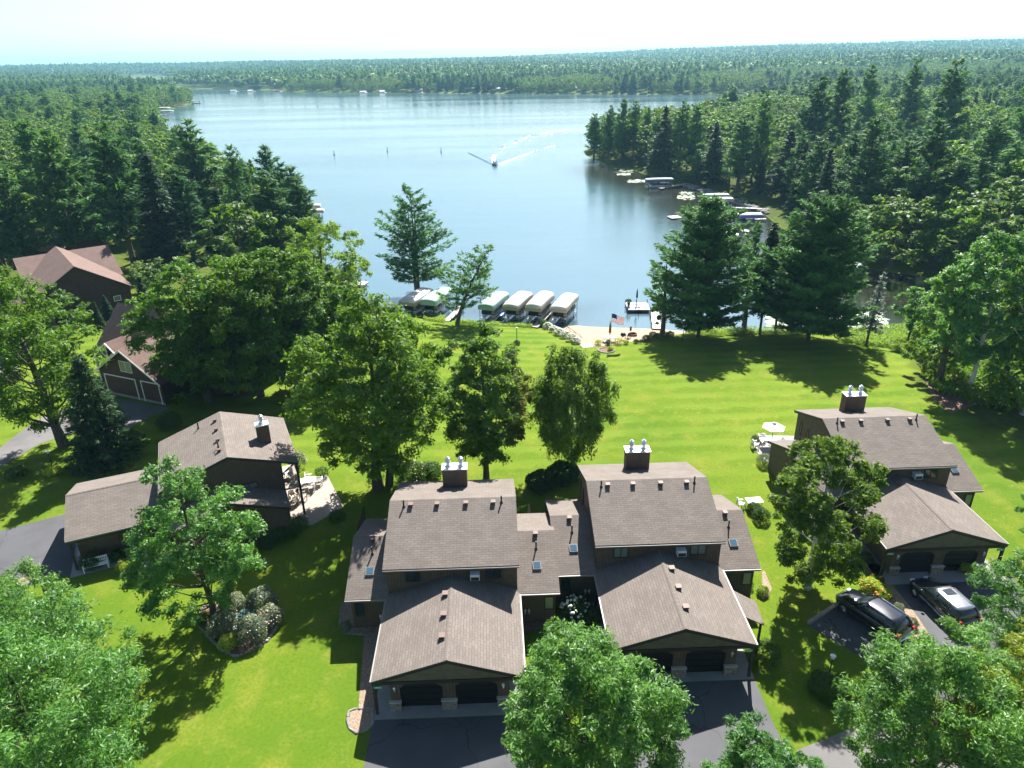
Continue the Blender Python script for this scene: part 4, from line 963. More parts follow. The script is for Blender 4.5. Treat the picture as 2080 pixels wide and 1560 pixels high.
# ------------------------------------------------------------------ cars
def suv(label, loc, rz, paint='carblack', L_=4.7, W_=1.9, H_=1.62, sunroof=False, roofmat=None, group='cars parked before the right duplex'):
    t = thing('parked_car', label, 'car', loc, rz, group)
    k = L_ / 4.7; hw = W_ / 2
    st = [(-2.35, .42, .80, .80), (-2.28, .30, 1.02, .92), (-1.9, .24, 1.08, .97), (-1.0, .22, 1.06, 1.0), (0, .22, 1.03, 1.0), (.9, .22, 1.02, 1.0), (1.2, .22, 1.00, .99), (1.7, .24, .93, .96), (2.1, .28, .82, .88), (2.3, .34, .66, .74), (2.36, .42, .56, .62)]
    rings = []
    for x, zb, zt, w in st:
        x *= k; w *= hw
        rings.append([(x, -w * .8, zb), (x, -w * .97, zb + .10), (x, -w, (zb + zt) * .5), (x, -w * .97, zt - .10), (x, -w * .86, zt), (x, 0, zt + .03), (x, w * .86, zt), (x, w * .97, zt - .10), (x, w, (zb + zt) * .5), (x, w * .97, zb + .10), (x, w * .8, zb)])
    MB().loft(rings).build('body', paint, t, True)
    def rr(x0, x1, y, z, cx=.25):
        return [(x0, -y * .8, z), (x0 + cx * .4, -y, z), (x1 - cx, -y, z), (x1, -y * .75, z), (x1 + .04, 0, z), (x1, y * .75, z), (x1 - cx, y, z), (x0 + cx * .4, y, z), (x0, y * .8, z), (x0 - .04, 0, z)]
    MB().loft([rr(-2.25 * k, 1.12 * k, hw * .90, 1.0), rr(-2.0 * k, .62 * k, hw * .80, 1.33), rr(-1.78 * k, .28 * k, hw * .70, H_ - .07)]).build('windows', 'glass', t, True)
    ro = MB().loft([rr(-1.83 * k, .33 * k, hw * .73, H_ - .09), rr(-1.80 * k, .30 * k, hw * .72, H_ - .04), rr(-1.6 * k, .10 * k, hw * .60, H_)]).build('roof', roofmat or paint, t, True)
    if sunroof: MB().box(-.55, .05, -.36, .36, H_ + .001, H_ + .012).build('sunroof', 'glass', ro)
    for s in (-1, 1):
        pl = MB()
        pl.tube([(1.10 * k, s * hw * .87, 1.0), (.64 * k, s * hw * .80, 1.33), (.28 * k, s * hw * .71, H_ - .06)], .045, 6)
        pl.tube([(-.15 * k, s * hw * .905, 1.0), (-.18 * k, s * hw * .81, 1.33), (-.2 * k, s * hw * .72, H_ - .06)], .04, 6)
        pl.tube([(-1.2 * k, s * hw * .905, 1.0), (-1.2 * k, s * hw * .81, 1.33), (-1.2 * k, s * hw * .72, H_ - .06)], .04, 6)
        pl.tube([(-2.2 * k, s * hw * .82, 1.0), (-1.98 * k, s * hw * .76, 1.33), (-1.78 * k, s * hw * .68, H_ - .06)], .07, 6).box(-1.9 * k, .9 * k, s * hw * .90 - .02, s * hw * .90 + .02, .97, 1.03)
        pl.build('side_frame', paint, t)
    for s in (-1, 1):
        MB().tube([(-1.6 * k, s * hw * .62, H_ + .0), (-1.55 * k, s * hw * .62, H_ + .05), (0, s * hw * .62, H_ + .05), (.1 * k, s * hw * .62, H_ - .01)], .02, 6).build('roof_rail', 'chrome', t)
        MB().ell((.78 * k, s * (hw + .10), 1.08), (.10, .12, .08), 8, 6).build('mirror', paint, t, True)
        MB().box(-1.9 * k, 1.5 * k, s * hw - .015, s * hw + .012, .42, .45).build('trim_strip', 'chrome', t)
        MB().box(2.1 * k, 2.29 * k, s * hw * .55 - .14, s * hw * .55 + .2 , .66, .80).build('headlight', 'lens', t, bevel=.03)
        MB().box(-2.37 * k, -2.22 * k, s * hw * .78 - .10, s * hw * .78 + .12, .78, 1.05).build('tail_light', 'redlens', t, bevel=.02)
        for d in (.15, -.85): MB().box(d - .09, d + .09, s * hw - .01, s * hw + .03, .88, .91).build('door_handle', 'chrome', t)
        for wx in (-1.42 * k, 1.42 * k):
            y0, y1 = (s * (hw - .22), s * (hw + .015))
            w = MB().tube([(wx, y0, .36), (wx, y1 - s * .03, .36), (wx, y1, .36)], [.37, .37, .33], 20).build('wheel', 'tyre', t)
            rm = MB()
            for q in range(5):
                a = q * 2 * math.pi / 5; rm.tube([(wx, y1 + s * .012, .36), (wx + .22 * math.cos(a), y1 + s * .006, .36 + .22 * math.sin(a))], [.05, .03], 5)
            rm.tube([(wx, y1 - s * .01, .36), (wx, y1 + s * .004, .36)], .235, 16)
            rm.build('rim', 'rim', w)
    MB().box(-2.46 * k, -2.28 * k, -hw * .72, hw * .72, .44, .60).build('bumper', 'chrome' if paint == 'carblack' else paint, t, bevel=.04)
    MB().box(2.30 * k, 2.37 * k, -.45, .45, .50, .64).build('grille', 'trim', t)
    return t
def heading(a, b): return math.atan2(b[1] - a[1], b[0] - a[0])
_a, _b = G(1790, 1290, .36), G(1715, 1237, .36); _h = heading(_a, _b); _mid = (_a + _b) / 2
suv('glossy black car with chrome rear bumper parked under the tree by the timber kerb', (_mid[0] + .93 * math.cos(_h - R(90)), _mid[1] + .93 * math.sin(_h - R(90)), 0), _h)
suv('graphite car with sunroof on the driveway right of the gravel wedge', (28.45, 37.1, 0), R(101), 'cargrey', sunroof=True, roofmat='rim')
_k0, _k1 = at(1642, 1268), at(1708, 1224)
tag(MB().obox(((_k0[0] + _k1[0]) / 2, (_k0[1] + _k1[1]) / 2, .12), np.linalg.norm(_k1 - _k0), .2, .2, heading(_k0, _k1)).build('timber_kerb', 'deckwood'), 'weathered timber kerb in front of the black car', 'kerb')

# ------------------------------------------------------------------ lamps, utility boxes, furniture
def lamp(label, px, py, h=1.9):
    p = at(px, py); t = thing('lamp_post', label, 'lamp post', tuple(p), 0, 'garden lamp posts')
    MB().tube([(0, 0, -.2), (0, 0, h)], .045, 8).build('pole', 'trim', t)
    hd = MB().tube([(0, 0, h), (0, 0, h + .06)], [.06, .12], 8).build('lantern', 'trim', t)
    MB().tube([(0, 0, h + .06), (0, 0, h + .28)], [.10, .14], 8).tube([(0, 0, h + .28), (0, 0, h + .36)], [.17, .02], 8).build('lantern_glass', 'lens', hd)
lamp('garden lamp post in the grass mound between the right driveways', 1680, 1388)
lamp('lamp post beside the leaning tree shadow at left', 110, 958)
lamp('pale topped lamp post on the shore lawn', 1050, 699, 2.1)
lamp('dark lamp post under the right shore pines', 1387, 694, 2.1)
_p = at(507, 1262); t = thing('utility_cabinet', 'dark green utility box among the flowering shrubs', 'utility box', tuple(_p), R(8))
MB().box(-.55, .55, -.42, .42, -.1, .62).build('body', 'green_box', t, bevel=.03)
MB().loft([[(-.58, -.46, .62), (.58, -.46, .62), (.58, .46, .62), (-.58, .46, .62)], [(-.5, -.1, .78), (.5, -.1, .78), (.5, .42, .80), (-.5, .42, .80)]]).build('lid', 'green_box', t)
_p = at(482, 1266)
for i, dx in enumerate((0, .32)):
    t = thing('utility_pedestal', ['narrow green pedestal left of the utility box', 'narrow dark green pedestal touching the utility box side'][i], 'pedestal', (_p[0] + dx, _p[1], 0), 0, 'utility pedestals in the mulch bed')
    MB().box(-.12, .12, -.10, .10, -.1, .72).build('body', ['green_tube', 'green_box'][i], t, bevel=.02); MB().box(-.14, .14, -.12, .12, .72, .78).build('cap', 'green_box', t)
_p = at(481, 1291); t = thing('utility_tube', 'round pale green utility tube at the front of the shrubs', 'pedestal', tuple(_p))
MB().tube([(0, 0, -.1), (0, 0, .62)], .16, 14).build('body', 'green_tube', t, True); MB().tube([(0, 0, .62), (0, 0, .68), (0, 0, .72)], [.18, .18, .05], 14).build('cap', 'sign_white', t)

def chair(name, label, loc, rz, mat='white', group=None, hi=False):
    t = thing(name, label, 'chair', loc, rz, group)
    MB().box(-.25, .25, -.24, .26, .38, .42).build('seat', mat, t)
    b = MB()
    for i in range(5): b.box(-.24 + i * .1, -.24 + i * .1 + .075, .24, .28, .44, (1.0 if hi else .85) + .04 * (2 - abs(i - 2)))
    b.box(-.25, .25, .235, .245, .5, .56); b.build('backrest', mat, t)
    for s in (-1, 1):
        MB().box(s * .27 - .04, s * .27 + .04, -.28, .28, .58, .61).build('armrest', mat, t)
        for y in (-.26, .22): MB().box(s * .27 - .03, s * .27 + .03, y, y + .06, 0, .58).build('leg', mat, t)
    return t
def table(label, loc, rz, l, w, mat='white', h=.7, top='white'):
    t = thing('table', label, 'table', loc, rz)
    MB().box(-l/2, l/2, -w/2, w/2, h - .04, h).build('tabletop', top, t)
    for sx in (-1, 1):
        for sy in (-1, 1): MB().box(sx * (l/2 - .1) - .03, sx * (l/2 - .1) + .03, sy * (w/2 - .1) - .03, sy * (w/2 - .1) + .03, 0, h - .04).build('leg', mat, t)
    return t
q = HW('H1', 4.35, 11.0); table('white glass topped table on the stone patio', (q[0], q[1], .03), R(15), 1.5, .9)
for i, (u, v, rz) in enumerate([(3.5, 11.2, 100), (4.3, 12.0, 190), (5.1, 11.2, 280), (4.6, 9.95, 20)]):
    q = HW('H1', u, v); chair('patio_chair', 'white patio chair drawn up to the white table on the stone patio', (q[0], q[1], .03), R(rz), 'white', 'white chairs on the stone patio')
for i, (u, v, rz) in enumerate([(5.9, 9.5, 40), (6.6, 9.6, 200), (6.2, 10.3, 120)]):
    q = HW('H1', u, v); chair('patio_chair', 'taupe patio chair beside the balcony post', (q[0], q[1], .03), R(rz), 'canvas_side', 'taupe chairs beside the balcony post')
q = HW('H1', 9.0, -5.2)
t = thing('garden_bench', 'white garden bench under the sideways garage eave', 'bench', (q[0], q[1], .03), R(HS['H1'][2] + 90))
MB().box(-.8, .8, -.25, .22, .40, .44).build('seat', 'white', t)
b = MB().box(-.82, .82, .22, .27, .82, .90).box(-.82, .82, .22, .27, .5, .56)
for i in range(14): b.box(-.78 + i * .115, -.72 + i * .115, .23, .26, .5, .86)
b.build('backrest', 'white', t)
for s in (-1, 1):
    MB().box(s * .80 - .04, s * .80 + .04, -.27, .27, .60, .65).build('armrest', 'white', t)
    for y in (-.26, .2): MB().box(s * .80 - .04, s * .80 + .04, y, y + .07, 0, .6).build('leg', 'white', t)
q = HW('H1', 8.9, -2.1); chair('porch_chair', 'white high backed plastic chair beside the porch post', (q[0], q[1], .03), R(HS['H1'][2] + 90), 'white', None, True)
q = HW('H1', 6.6, 9.4)
t = thing('deck_chair', 'white wire chair on the balcony deck', 'chair', (q[0], q[1], 2.69), R(-50)); 
MB().box(-.3, .3, -.3, .3, .35, .40).build('seat', 'white', t); MB().box(-.3, .3, .27, .31, .40, .9).build('backrest', 'white', t)
for sx in (-.26, .26):
    for sy in (-.26, .26): MB().box(sx - .02, sx + .02, sy - .02, sy + .02, 0, .35).build('leg', 'steel', t)
def umbrella(label, loc, r=1.5, h=2.4, mat='cream', n=6, closed=False):
    t = thing('patio_umbrella', label, 'umbrella', loc)
    MB().tube([(0, 0, 0), (0, 0, h + .1)], .03, 8).build('pole', 'trim', t)
    MB().tube([(0, 0, 0), (0, 0, .08)], [.28, .25], 10).build('base', 'trim', t)
    c = MB()
    if closed: c.tube([(0, 0, h * .42), (0, 0, h * .5), (0, 0, h * .8), (0, 0, h)], [.10, .17, .12, .03], 10)
    else:
        rim = [(r * math.cos(2 * math.pi * i / n), r * math.sin(2 * math.pi * i / n)) for i in range(n)]
        vs = [(x, y, h - .42) for x, y in rim] + [(x * .3, y * .3, h - .06) for x, y in rim] + [(0, 0, h)] + [(x * .99, y * .99, h - .46) for x, y in rim] + [(0, 0, h - .05)]
        fs = [(i, (i+1) % n, n + (i+1) % n, n + i) for i in range(n)] + [(n + i, n + (i+1) % n, 2*n) for i in range(n)]
        fs += [((i+1) % n, i, 2*n+1+i, 2*n+1+(i+1) % n) for i in range(n)] + [(2*n+1+(i+1) % n, 2*n+1+i, 3*n+1) for i in range(n)]
        c.add(vs, fs)
    c.build('canopy', mat, t)
    if not closed: MB().tube([(0, 0, h - .02), (0, 0, h + .06), (0, 0, h + .12)], [.22, .18, .02], 10).build('finial', 'canvas_side', t)
    return t
_p = at(1566, 905); umbrella('open cream hexagonal umbrella on the patio left of the right duplex', tuple(_p), 1.12, 2.4)
_p = at(1556, 912); table('white table under the cream umbrella', (_p[0] + .3, _p[1] + .5, _p[2]), 0, 1.5, .9)
for i, (dx, dy, rz) in enumerate([(-1.0, .3, 100), (1.5, .6, 280), (.1, 1.7, 180)]): chair('patio_chair', 'white chair at the table under the cream umbrella', (_p[0] + dx, _p[1] + dy, _p[2]), R(rz), 'white', 'white chairs under the cream umbrella')
_p = at(1530, 1030); table('white patio table right of the middle duplex', tuple(_p), R(5), 1.3, .8)
chair('patio_chair', 'white chair beside the small table right of the middle duplex', (_p[0] - 1.1, _p[1], _p[2]), R(90))
q = HW('H2', 9.7, 10.1); table('small round-the-pole table on the court patio', (q[0], q[1], .03), 0, 1.1, 1.1)
umbrella('closed brown umbrella standing through the table between the joined duplexes', (q[0], q[1], .03), 1.2, 2.6, 'canvas_side', closed=True)
for i, (dx, dy, rz) in enumerate([(-.95, 0, 90), (.95, .1, 270), (0, -.9, 0), (0, .95, 180)]): chair('patio_chair', 'pale chair round the closed umbrella table', (q[0] + dx, q[1] + dy, .03), R(rz), 'whiteplastic', 'pale chairs round the closed umbrella table')
def fence(label, a, b, h=1.8):
    a = np.array(a); b = np.array(b); L_ = np.linalg.norm(b[:2] - a[:2]); t = thing('privacy_fence', label, 'fence', (a[0], a[1], 0), heading(a, b))
    m = MB(); n = int(L_ / .15)
    for i in range(n): m.box(i * .15, i * .15 + .135, -.02, .02, -.3, h - .03 * (i % 2))
    m.build('boards', 'wall', t)
    for x in (0, L_ - .1): MB().box(x, x + .1, -.07, -.021, -.3, h + .05).build('fence_post', 'trim', t)
fence('brown privacy fence between the two joined duplex patios', HW('H3', -2.5, 8.7), HW('H3', -2.45, 11.6))
fence('brown privacy fence beside the shaded left patio', HW('H2', -3.4, 8.9), HW('H2', -3.4, 11.8))

# ------------------------------------------------------------------ beach things
_p = at(1238, 694); t = thing('picnic_table', 'white picnic table with benches on the sand', 'table', tuple(_p), R(3))
MB().box(-.95, .95, -.38, .38, .70, .75).build('tabletop', 'white', t)
for s in (-1, 1):
    MB().box(-.95, .95, s * .78 - .13, s * .78 + .13, .42, .46).build('bench', 'white', t)
    l = MB().tube([(s * .7, -.85, 0), (s * .7, -.2, .7)], .04, 5).tube([(s * .7, .85, 0), (s * .7, .2, .7)], .04, 5).box(s * .7 - .03, s * .7 + .03, -.8, .8, .38, .42)
    l.build('leg', 'white', t)
umbrella('closed reddish brown umbrella in the picnic table on the beach', tuple(_p), 1.2, 2.9, 'rust', closed=True)
_p = at(1240, 706); t = thing('flagpole', 'flagpole with the striped starry flag before the beach', 'flagpole', tuple(_p))
FH = (Dp(1241, 637, _p[1])[2] - _p[2])
MB().tube([(0, 0, -.2), (0, 0, FH)], [.05, .03], 8).build('pole', 'galv', t); MB().ell((0, 0, FH + .05), .07, 8, 6).build('ball', 'chrome', t)
def flag(t, H_):
    n1, n2 = 26, 14; Lf, Hf = 1.85, 1.15
    def pos(i, j, off=0):
        u = i / (n1 - 1); v = j / (n2 - 1 - 0)
        return (Lf * u * .90, .12 * math.sin(u * 7 + v) + off, H_ - .05 - v * Hf * (1 - .12 * u) - .62 * u ** 1.3 + .05 * math.sin(u * 9))
    mats = [plain('flag_red', (.45, .02, .03), .8), plain('flag_white', (.75, .75, .75), .8), plain('flag_blue', (.03, .06, .25), .8)]
    for m_ in mats:
        n_ = m_.node_tree; b_ = n_.nodes['Principled BSDF']; tr_ = n_.nodes.new('ShaderNodeBsdfTranslucent'); x_ = n_.nodes.new('ShaderNodeMixShader'); x_.inputs[0].default_value = .6
        tr_.inputs[0].default_value = b_.inputs['Base Color'].default_value; n_.links.new(b_.outputs[0], x_.inputs[1]); n_.links.new(tr_.outputs[0], x_.inputs[2]); n_.links.new(x_.outputs[0], n_.nodes['Material Output'].inputs[0])
    me = bpy.data.meshes.new('flag'); vs = []; fs = []; mi = []
    for j in range(n2):
        for i in range(n1): vs.append(pos(i, j))
    for j in range(n2 - 1):
        for i in range(n1 - 1):
            fs.append((j*n1+i, j*n1+i+1, (j+1)*n1+i+1, (j+1)*n1+i)); mi.append(2 if (i < 10 and j < 7) else (0 if j % 2 == 0 else 1))
    me.from_pydata(vs, [], fs); [me.materials.append(m) for m in mats]; me.polygons.foreach_set('material_index', mi); me.update()
    o = link_obj('flag', me, t); md = o.modifiers.new('cloth', 'SOLIDIFY'); md.thickness = .01
    st = MB()
    for r_ in range(5):
        for c_ in range(6 - r_ % 2):
            u = (.03 + (c_ + .5 * (r_ % 2)) * .058) ; p = (Lf * u * .9 * 1.0, .12 * math.sin(u * 7) - .012, H_ - .05 - (.06 + r_ * .10) * Hf - .62 * u ** 1.3 + .05 * math.sin(u * 9))
            s = .028; ring = []
            for k in range(10):
                a = math.pi / 2 + k * math.pi / 5; rr_ = s if k % 2 == 0 else s * .42; ring.append((p[0] + rr_ * math.cos(a), p[1] - .002, p[2] + rr_ * math.sin(a)))
            st.add(ring, [tuple(range(10))])
    st.build('stars', mats[1], o)
flag(t, FH)
_p = at(1285, 682); t = thing('fire_ring', 'rusty round fire ring on the sand', 'fire ring', tuple(_p))
n = 20; rg = MB()
for k in range(n):
    a, b_ = 2*math.pi*k/n, 2*math.pi*(k+1)/n
    rg.add([(.62*math.cos(a), .62*math.sin(a), 0), (.62*math.cos(b_), .62*math.sin(b_), 0), (.62*math.cos(b_), .62*math.sin(b_), .35), (.62*math.cos(a), .62*math.sin(a), .35), (.5*math.cos(a), .5*math.sin(a), 0), (.5*math.cos(b_), .5*math.sin(b_), 0), (.5*math.cos(b_), .5*math.sin(b_), .35), (.5*math.cos(a), .5*math.sin(a), .35)], [(0,1,2,3),(5,4,7,6),(3,2,6,7)])
rg.build('ring', 'rust', t); MB().tube([(0, 0, 0), (0, 0, .05)], .49, 16).build('ash', 'post', t)
for i, (x, y, lb) in enumerate([(1265, 690, 'black kettle grill by the round bushes'), (1276, 687, 'black folding seat beside the kettle grill')]):
    _p = at(x, y)
    if i == 0:
        t = thing('grill', lb, 'grill', tuple(_p)); MB().ell((0, 0, .75), (.36, .36, .32), 12, 8).build('kettle', 'black', t, True)
        for k in range(3): MB().tube([(.12*math.cos(k*2.1), .12*math.sin(k*2.1), .5), (.32*math.cos(k*2.1), .32*math.sin(k*2.1), 0)], .02, 5).build('leg', 'trim', t)
    else: chair('folding_chair', lb, tuple(_p), R(200), 'black')
_p = at(1281, 671); t = thing('drink_post', 'short brown stump post behind the fire ring', 'post', tuple(_p)); MB().tube([(0, 0, -.1), (0, 0, .55), (0, 0, .6)], [.15, .16, .1], 8).build('stump', 'pinebark', t)
a0, a1 = at(1153, 676), at(1180, 688); t = thing('swing_frame', 'rusty tube frame standing on the sand by the hydrangeas', 'frame', tuple(a0), heading(a0, a1)); Lw = np.linalg.norm((a1 - a0)[:2])
fr = MB().tube([(0, 0, .95), (Lw, 0, .95)], .035, 6)
for x in (0, Lw * .5, Lw): fr.tube([(x, 0, .95), (x - .1, -.5, 0)], .03, 5).tube([(x, 0, .95), (x + .1, .5, 0)], .03, 5)
fr.build('frame', 'rust', t); 
_p = at(1132, 671); t = thing('boat_box', 'small upturned white dinghy at the left end of the sand', 'dinghy', tuple(_p), R(-25))
MB().loft([[(-1.1, -.4, .0), (-1.1, .4, .0), (-1.1, .3, .32), (-1.1, -.3, .32)], [(0, -.5, 0), (0, .5, 0), (0, .36, .42), (0, -.36, .42)], [(1.1, -.1, .0), (1.1, .1, .0), (1.1, .06, .25), (1.1, -.06, .25)]]).build('hull', 'whiteplastic', t, bevel=.03)

# ------------------------------------------------------------------ docks and boat lifts
def dock(label, a, b, w=.95, mat='deckwood', z=-2.45, name='dock', posts=4, group=None, ell=None):
    a = np.array(a[:2]); b = np.array(b[:2]); L_ = float(np.linalg.norm(b - a)); t = thing(name, label, 'dock', (a[0], a[1], z), heading(a, b), group)
    MB().box(0, L_, -w / 2, w / 2, -.12, 0).build('deck', mat, t)
    fr = MB().box(0, L_, -w / 2 + .02, w / 2 - .02, -.24, -.121).build('frame', 'post', t)
    for k in range(posts):
        for s in (-1, 1): x = L_ * (k + .5) / posts; MB().tube([(x, s * (w / 2 + .05), -1.6), (x, s * (w / 2 + .05), .35)], .05, 6).build('pile', 'post', t)
    if ell: MB().box(L_ - ell[1], L_, min(0, ell[0]), max(0, ell[0]), -.118, .003).build('deck', mat, t)
    return t
def lift(label, c, rz, canopy='canvas', side='canvas_side', Lc=7.2, Wc=3.0, z0=-3.0, group='covered boat lifts', boat=True, drop=.45, top=.8):
    t = thing('boat_lift', label, 'boat lift', (c[0], c[1], z0), rz, group)
    h0 = 2.45; n = 9
    def ring(x, sc=1, dz=0):
        r_ = []
        for k in range(n):
            a = math.pi * k / (n - 1); yy = -math.cos(a); r_.append((x, yy * Wc / 2 * sc, h0 + dz + top * (math.sin(a) ** .55)))
        return r_
    xs_ = [(-Lc/2, .93, -.25), (-Lc/2 + .25, 1, -.04), (-Lc/4, 1, .02), (0, 1, .04), (Lc/4, 1, .02), (Lc/2 - .25, 1, -.04), (Lc/2, .93, -.25)]
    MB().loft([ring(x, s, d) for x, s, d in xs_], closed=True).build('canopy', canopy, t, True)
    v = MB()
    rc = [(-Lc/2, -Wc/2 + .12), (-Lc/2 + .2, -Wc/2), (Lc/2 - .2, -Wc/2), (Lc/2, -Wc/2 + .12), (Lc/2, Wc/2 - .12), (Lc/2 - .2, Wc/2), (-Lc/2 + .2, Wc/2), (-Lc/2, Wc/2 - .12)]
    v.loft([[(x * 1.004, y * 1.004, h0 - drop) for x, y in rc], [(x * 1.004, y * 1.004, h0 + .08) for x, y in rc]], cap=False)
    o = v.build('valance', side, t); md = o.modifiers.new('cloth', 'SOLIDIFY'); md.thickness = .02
    f = MB()
    for sx in (-1, -.33, .33, 1):
        for sy in (-1, 1): f.tube([(sx * (Lc/2 - .6), sy * (Wc/2 - .12), -.9), (sx * (Lc/2 - .6), sy * (Wc/2 - .12), h0)], .045, 6)
    for sy in (-1, 1):
        for zz in (.35, 1.3): f.tube([(-Lc/2 + .6, sy * (Wc/2 - .12), zz), (Lc/2 - .6, sy * (Wc/2 - .12), zz)], .04, 6)
        f.tube([(-Lc/2 + .6, sy * (Wc/2 - .12), .35), (-.8, sy * (Wc/2 - .12), h0)], .03, 5).tube([(Lc/2 - .6, sy * (Wc/2 - .12), .35), (.8, sy * (Wc/2 - .12), h0)], .03, 5)
    for sx in (-1, 1): f.tube([(sx * (Lc/2 - .6), -Wc/2 + .12, .35), (sx * (Lc/2 - .6), Wc/2 - .12, .35)], .04, 6)
    f.build('frame', 'steel', t)
    if boat:
        hb = MB(); 
        for s in (-1, 1): hb.tube([(-2.6, s * .75, .62), (2.2, s * .75, .62), (2.75, s * .75, .78)], [.30, .30, .12], 10)
        b_ = thing('pontoon_boat', 'pontoon boat hanging in its lift under a canopy', 'boat', (c[0], c[1], z0), rz, 'boats stored under the canopies')
        hb.build('hull', 'galv', b_, True); MB().box(-2.6, 2.5, -1.1, 1.1, .92, 1.0).build('deck', 'post', b_)
        MB().box(-2.5, 2.4, -1.1, -1.05, 1.0, 1.5).box(-2.5, 2.4, 1.05, 1.1, 1.0, 1.5).box(2.35, 2.4, -1.05, 1.05, 1.0, 1.5).build('fence_panel', 'trim', b_)
        MB().box(-2.4, -1.2, -1.0, -.5, 1.0, 1.42).box(.6, 2.2, .45, 1.0, 1.0, 1.42).build('seat', 'canvas_side', b_)
    return t
def lc(px, py, z=-.1): return G(px, py, z)
g1, g2 = G(1058, 625, -.4), G(1084, 592, -.4); LR = heading(g1, g2) - R(5)
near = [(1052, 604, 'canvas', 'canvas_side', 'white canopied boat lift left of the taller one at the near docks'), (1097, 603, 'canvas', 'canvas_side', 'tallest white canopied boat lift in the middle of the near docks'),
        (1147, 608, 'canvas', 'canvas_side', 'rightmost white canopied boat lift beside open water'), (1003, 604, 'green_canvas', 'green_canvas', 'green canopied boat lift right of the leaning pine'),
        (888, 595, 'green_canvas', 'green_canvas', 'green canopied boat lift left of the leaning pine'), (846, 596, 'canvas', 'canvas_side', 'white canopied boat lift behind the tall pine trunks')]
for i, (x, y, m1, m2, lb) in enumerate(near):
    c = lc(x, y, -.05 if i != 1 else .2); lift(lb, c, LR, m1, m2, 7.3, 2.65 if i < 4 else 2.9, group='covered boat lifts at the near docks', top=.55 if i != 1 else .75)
dock('weathered dock left of the leaning pine trunk', G(906, 652, -2.45), G(938, 622, -2.45))
dock('weathered dock with the blue float beside the green canopy', G(993, 657, -2.45), G(1034, 612, -2.45))
dock('weathered dock ending at the clipped round bush', G(1086, 664, -2.45), G(1142, 606, -2.45))
_p = G(1020, 640, -2.4); t = thing('paddle_board', 'blue float lying beside the middle dock', 'float', (_p[0], _p[1], -2.45), LR); MB().ell((0, 0, .16), (1.1, .35, .16), 14, 6).build('board', 'blue', t, True)
# swimming pier
P0, P1 = G(1334, 667, -2.45), G(1330, 630, -2.45)
dock('pale walkway of the swimming pier joined to the beach', P0, P1, 1.25, 'whitedeck', posts=3)
t = thing('swim_platform', 'pale square swim platform with dark umbrella on the lake edge', 'platform', (P1[0] - .7, P1[1] + .3, -2.44), R(177))
MB().box(0, 3.5, -3.6, 0, -.14, 0).build('deck', 'whitedeck', t)
MB().box(.1, 3.4, -3.5, -.1, -.5, -.141).build('frame', 'post', t)
for x in (0, 1.75, 3.5):
    for y in (0.03, -3.62): MB().tube([(x, y, -1.8), (x, y, .55)], .07, 6).build('pile', 'post', t)
MB().box(.3, 2.0, -1.7, -1.3, .38, .44).box(.35, .45, -1.65, -1.35, .003, .38).box(1.85, 1.95, -1.65, -1.35, .003, .38).build('bench', 'whitedeck', t)
umbrella('closed black umbrella standing on the swim platform', (P1[0] - 2.4, P1[1] + 2.9, -2.43), 1, 2.6, 'black', closed=True)
t = thing('planter', 'dark reddish potted plant on the corner of the swim platform', 'planter', (P1[0] - 3.8, P1[1] + 2.2, -2.43))
MB().tube([(0, 0, 0), (0, 0, .6)], [.2, .28], 10).build('pot', 'trim', t)
C_, d_, rs_ = leafball(.5, 300, .09, 5); co_, q_ = leaves(C_, d_, .1, .05, rs_); lf = link_obj('foliage', npmesh('foliage', co_, q_, M['shrub'], {'tint': rs_.rand(300)}), t); lf.location = (0, 0, .6)
# right cove
for (x, y, m1, m2, lb, L_) in [(1454, 396, 'grey_canvas', 'grey_canvas', 'grey canopied boat lift furthest back in the right cove', 7.2), (1459, 404, 'canvas', 'canvas_side', 'pale canopied boat lift just in front of the grey one', 7.8),
                               (1514, 436, 'canvas', 'blue_canvas', 'white topped boat lift with bright blue sides in the right cove', 8.0), (1339, 364, 'grey_canvas', 'navy_canvas', 'dark blue canopied boat lift below the pine point', 8.6),
                               (1733, 541, 'grey_canvas', 'navy_canvas', 'dark blue sided boat lift in the narrow inlet behind the young spruce', 4.6)]:
    c = lc(x, y, -.4); lift(lb, c, R(3) if y < 500 else R(55), m1, m2, L_, 2.6, group='boat lifts across the right cove', top=.5, boat=y != 541)
dock('pale dock between the grey and blue boat lifts in the right cove', G(1560, 424, -2.45), G(1460, 420, -2.45), 1.2, 'grey_canvas', ell=(4, 1.2))
dock('reddish dock beside the dark blue boat lift below the pine point', G(1398, 372, -2.45), G(1340, 382, -2.45), 1.6, 'deckwood')
dock('narrow dock on the near side of the blue sided lift', G(1556, 444, -2.45), G(1478, 447, -2.45), 1.0, 'deckwood')
_p = G(1371, 441, -2.7); t = thing('swim_raft', 'small white square raft floating in the right cove', 'raft', (_p[0], _p[1], WATER), R(12))
MB().box(-1.5, 1.5, -1.4, 1.4, .25, .38).build('deck', 'whitedeck', t); MB().box(-1.4, 1.4, -1.3, 1.3, -.15, .249).build('float', 'post', t)
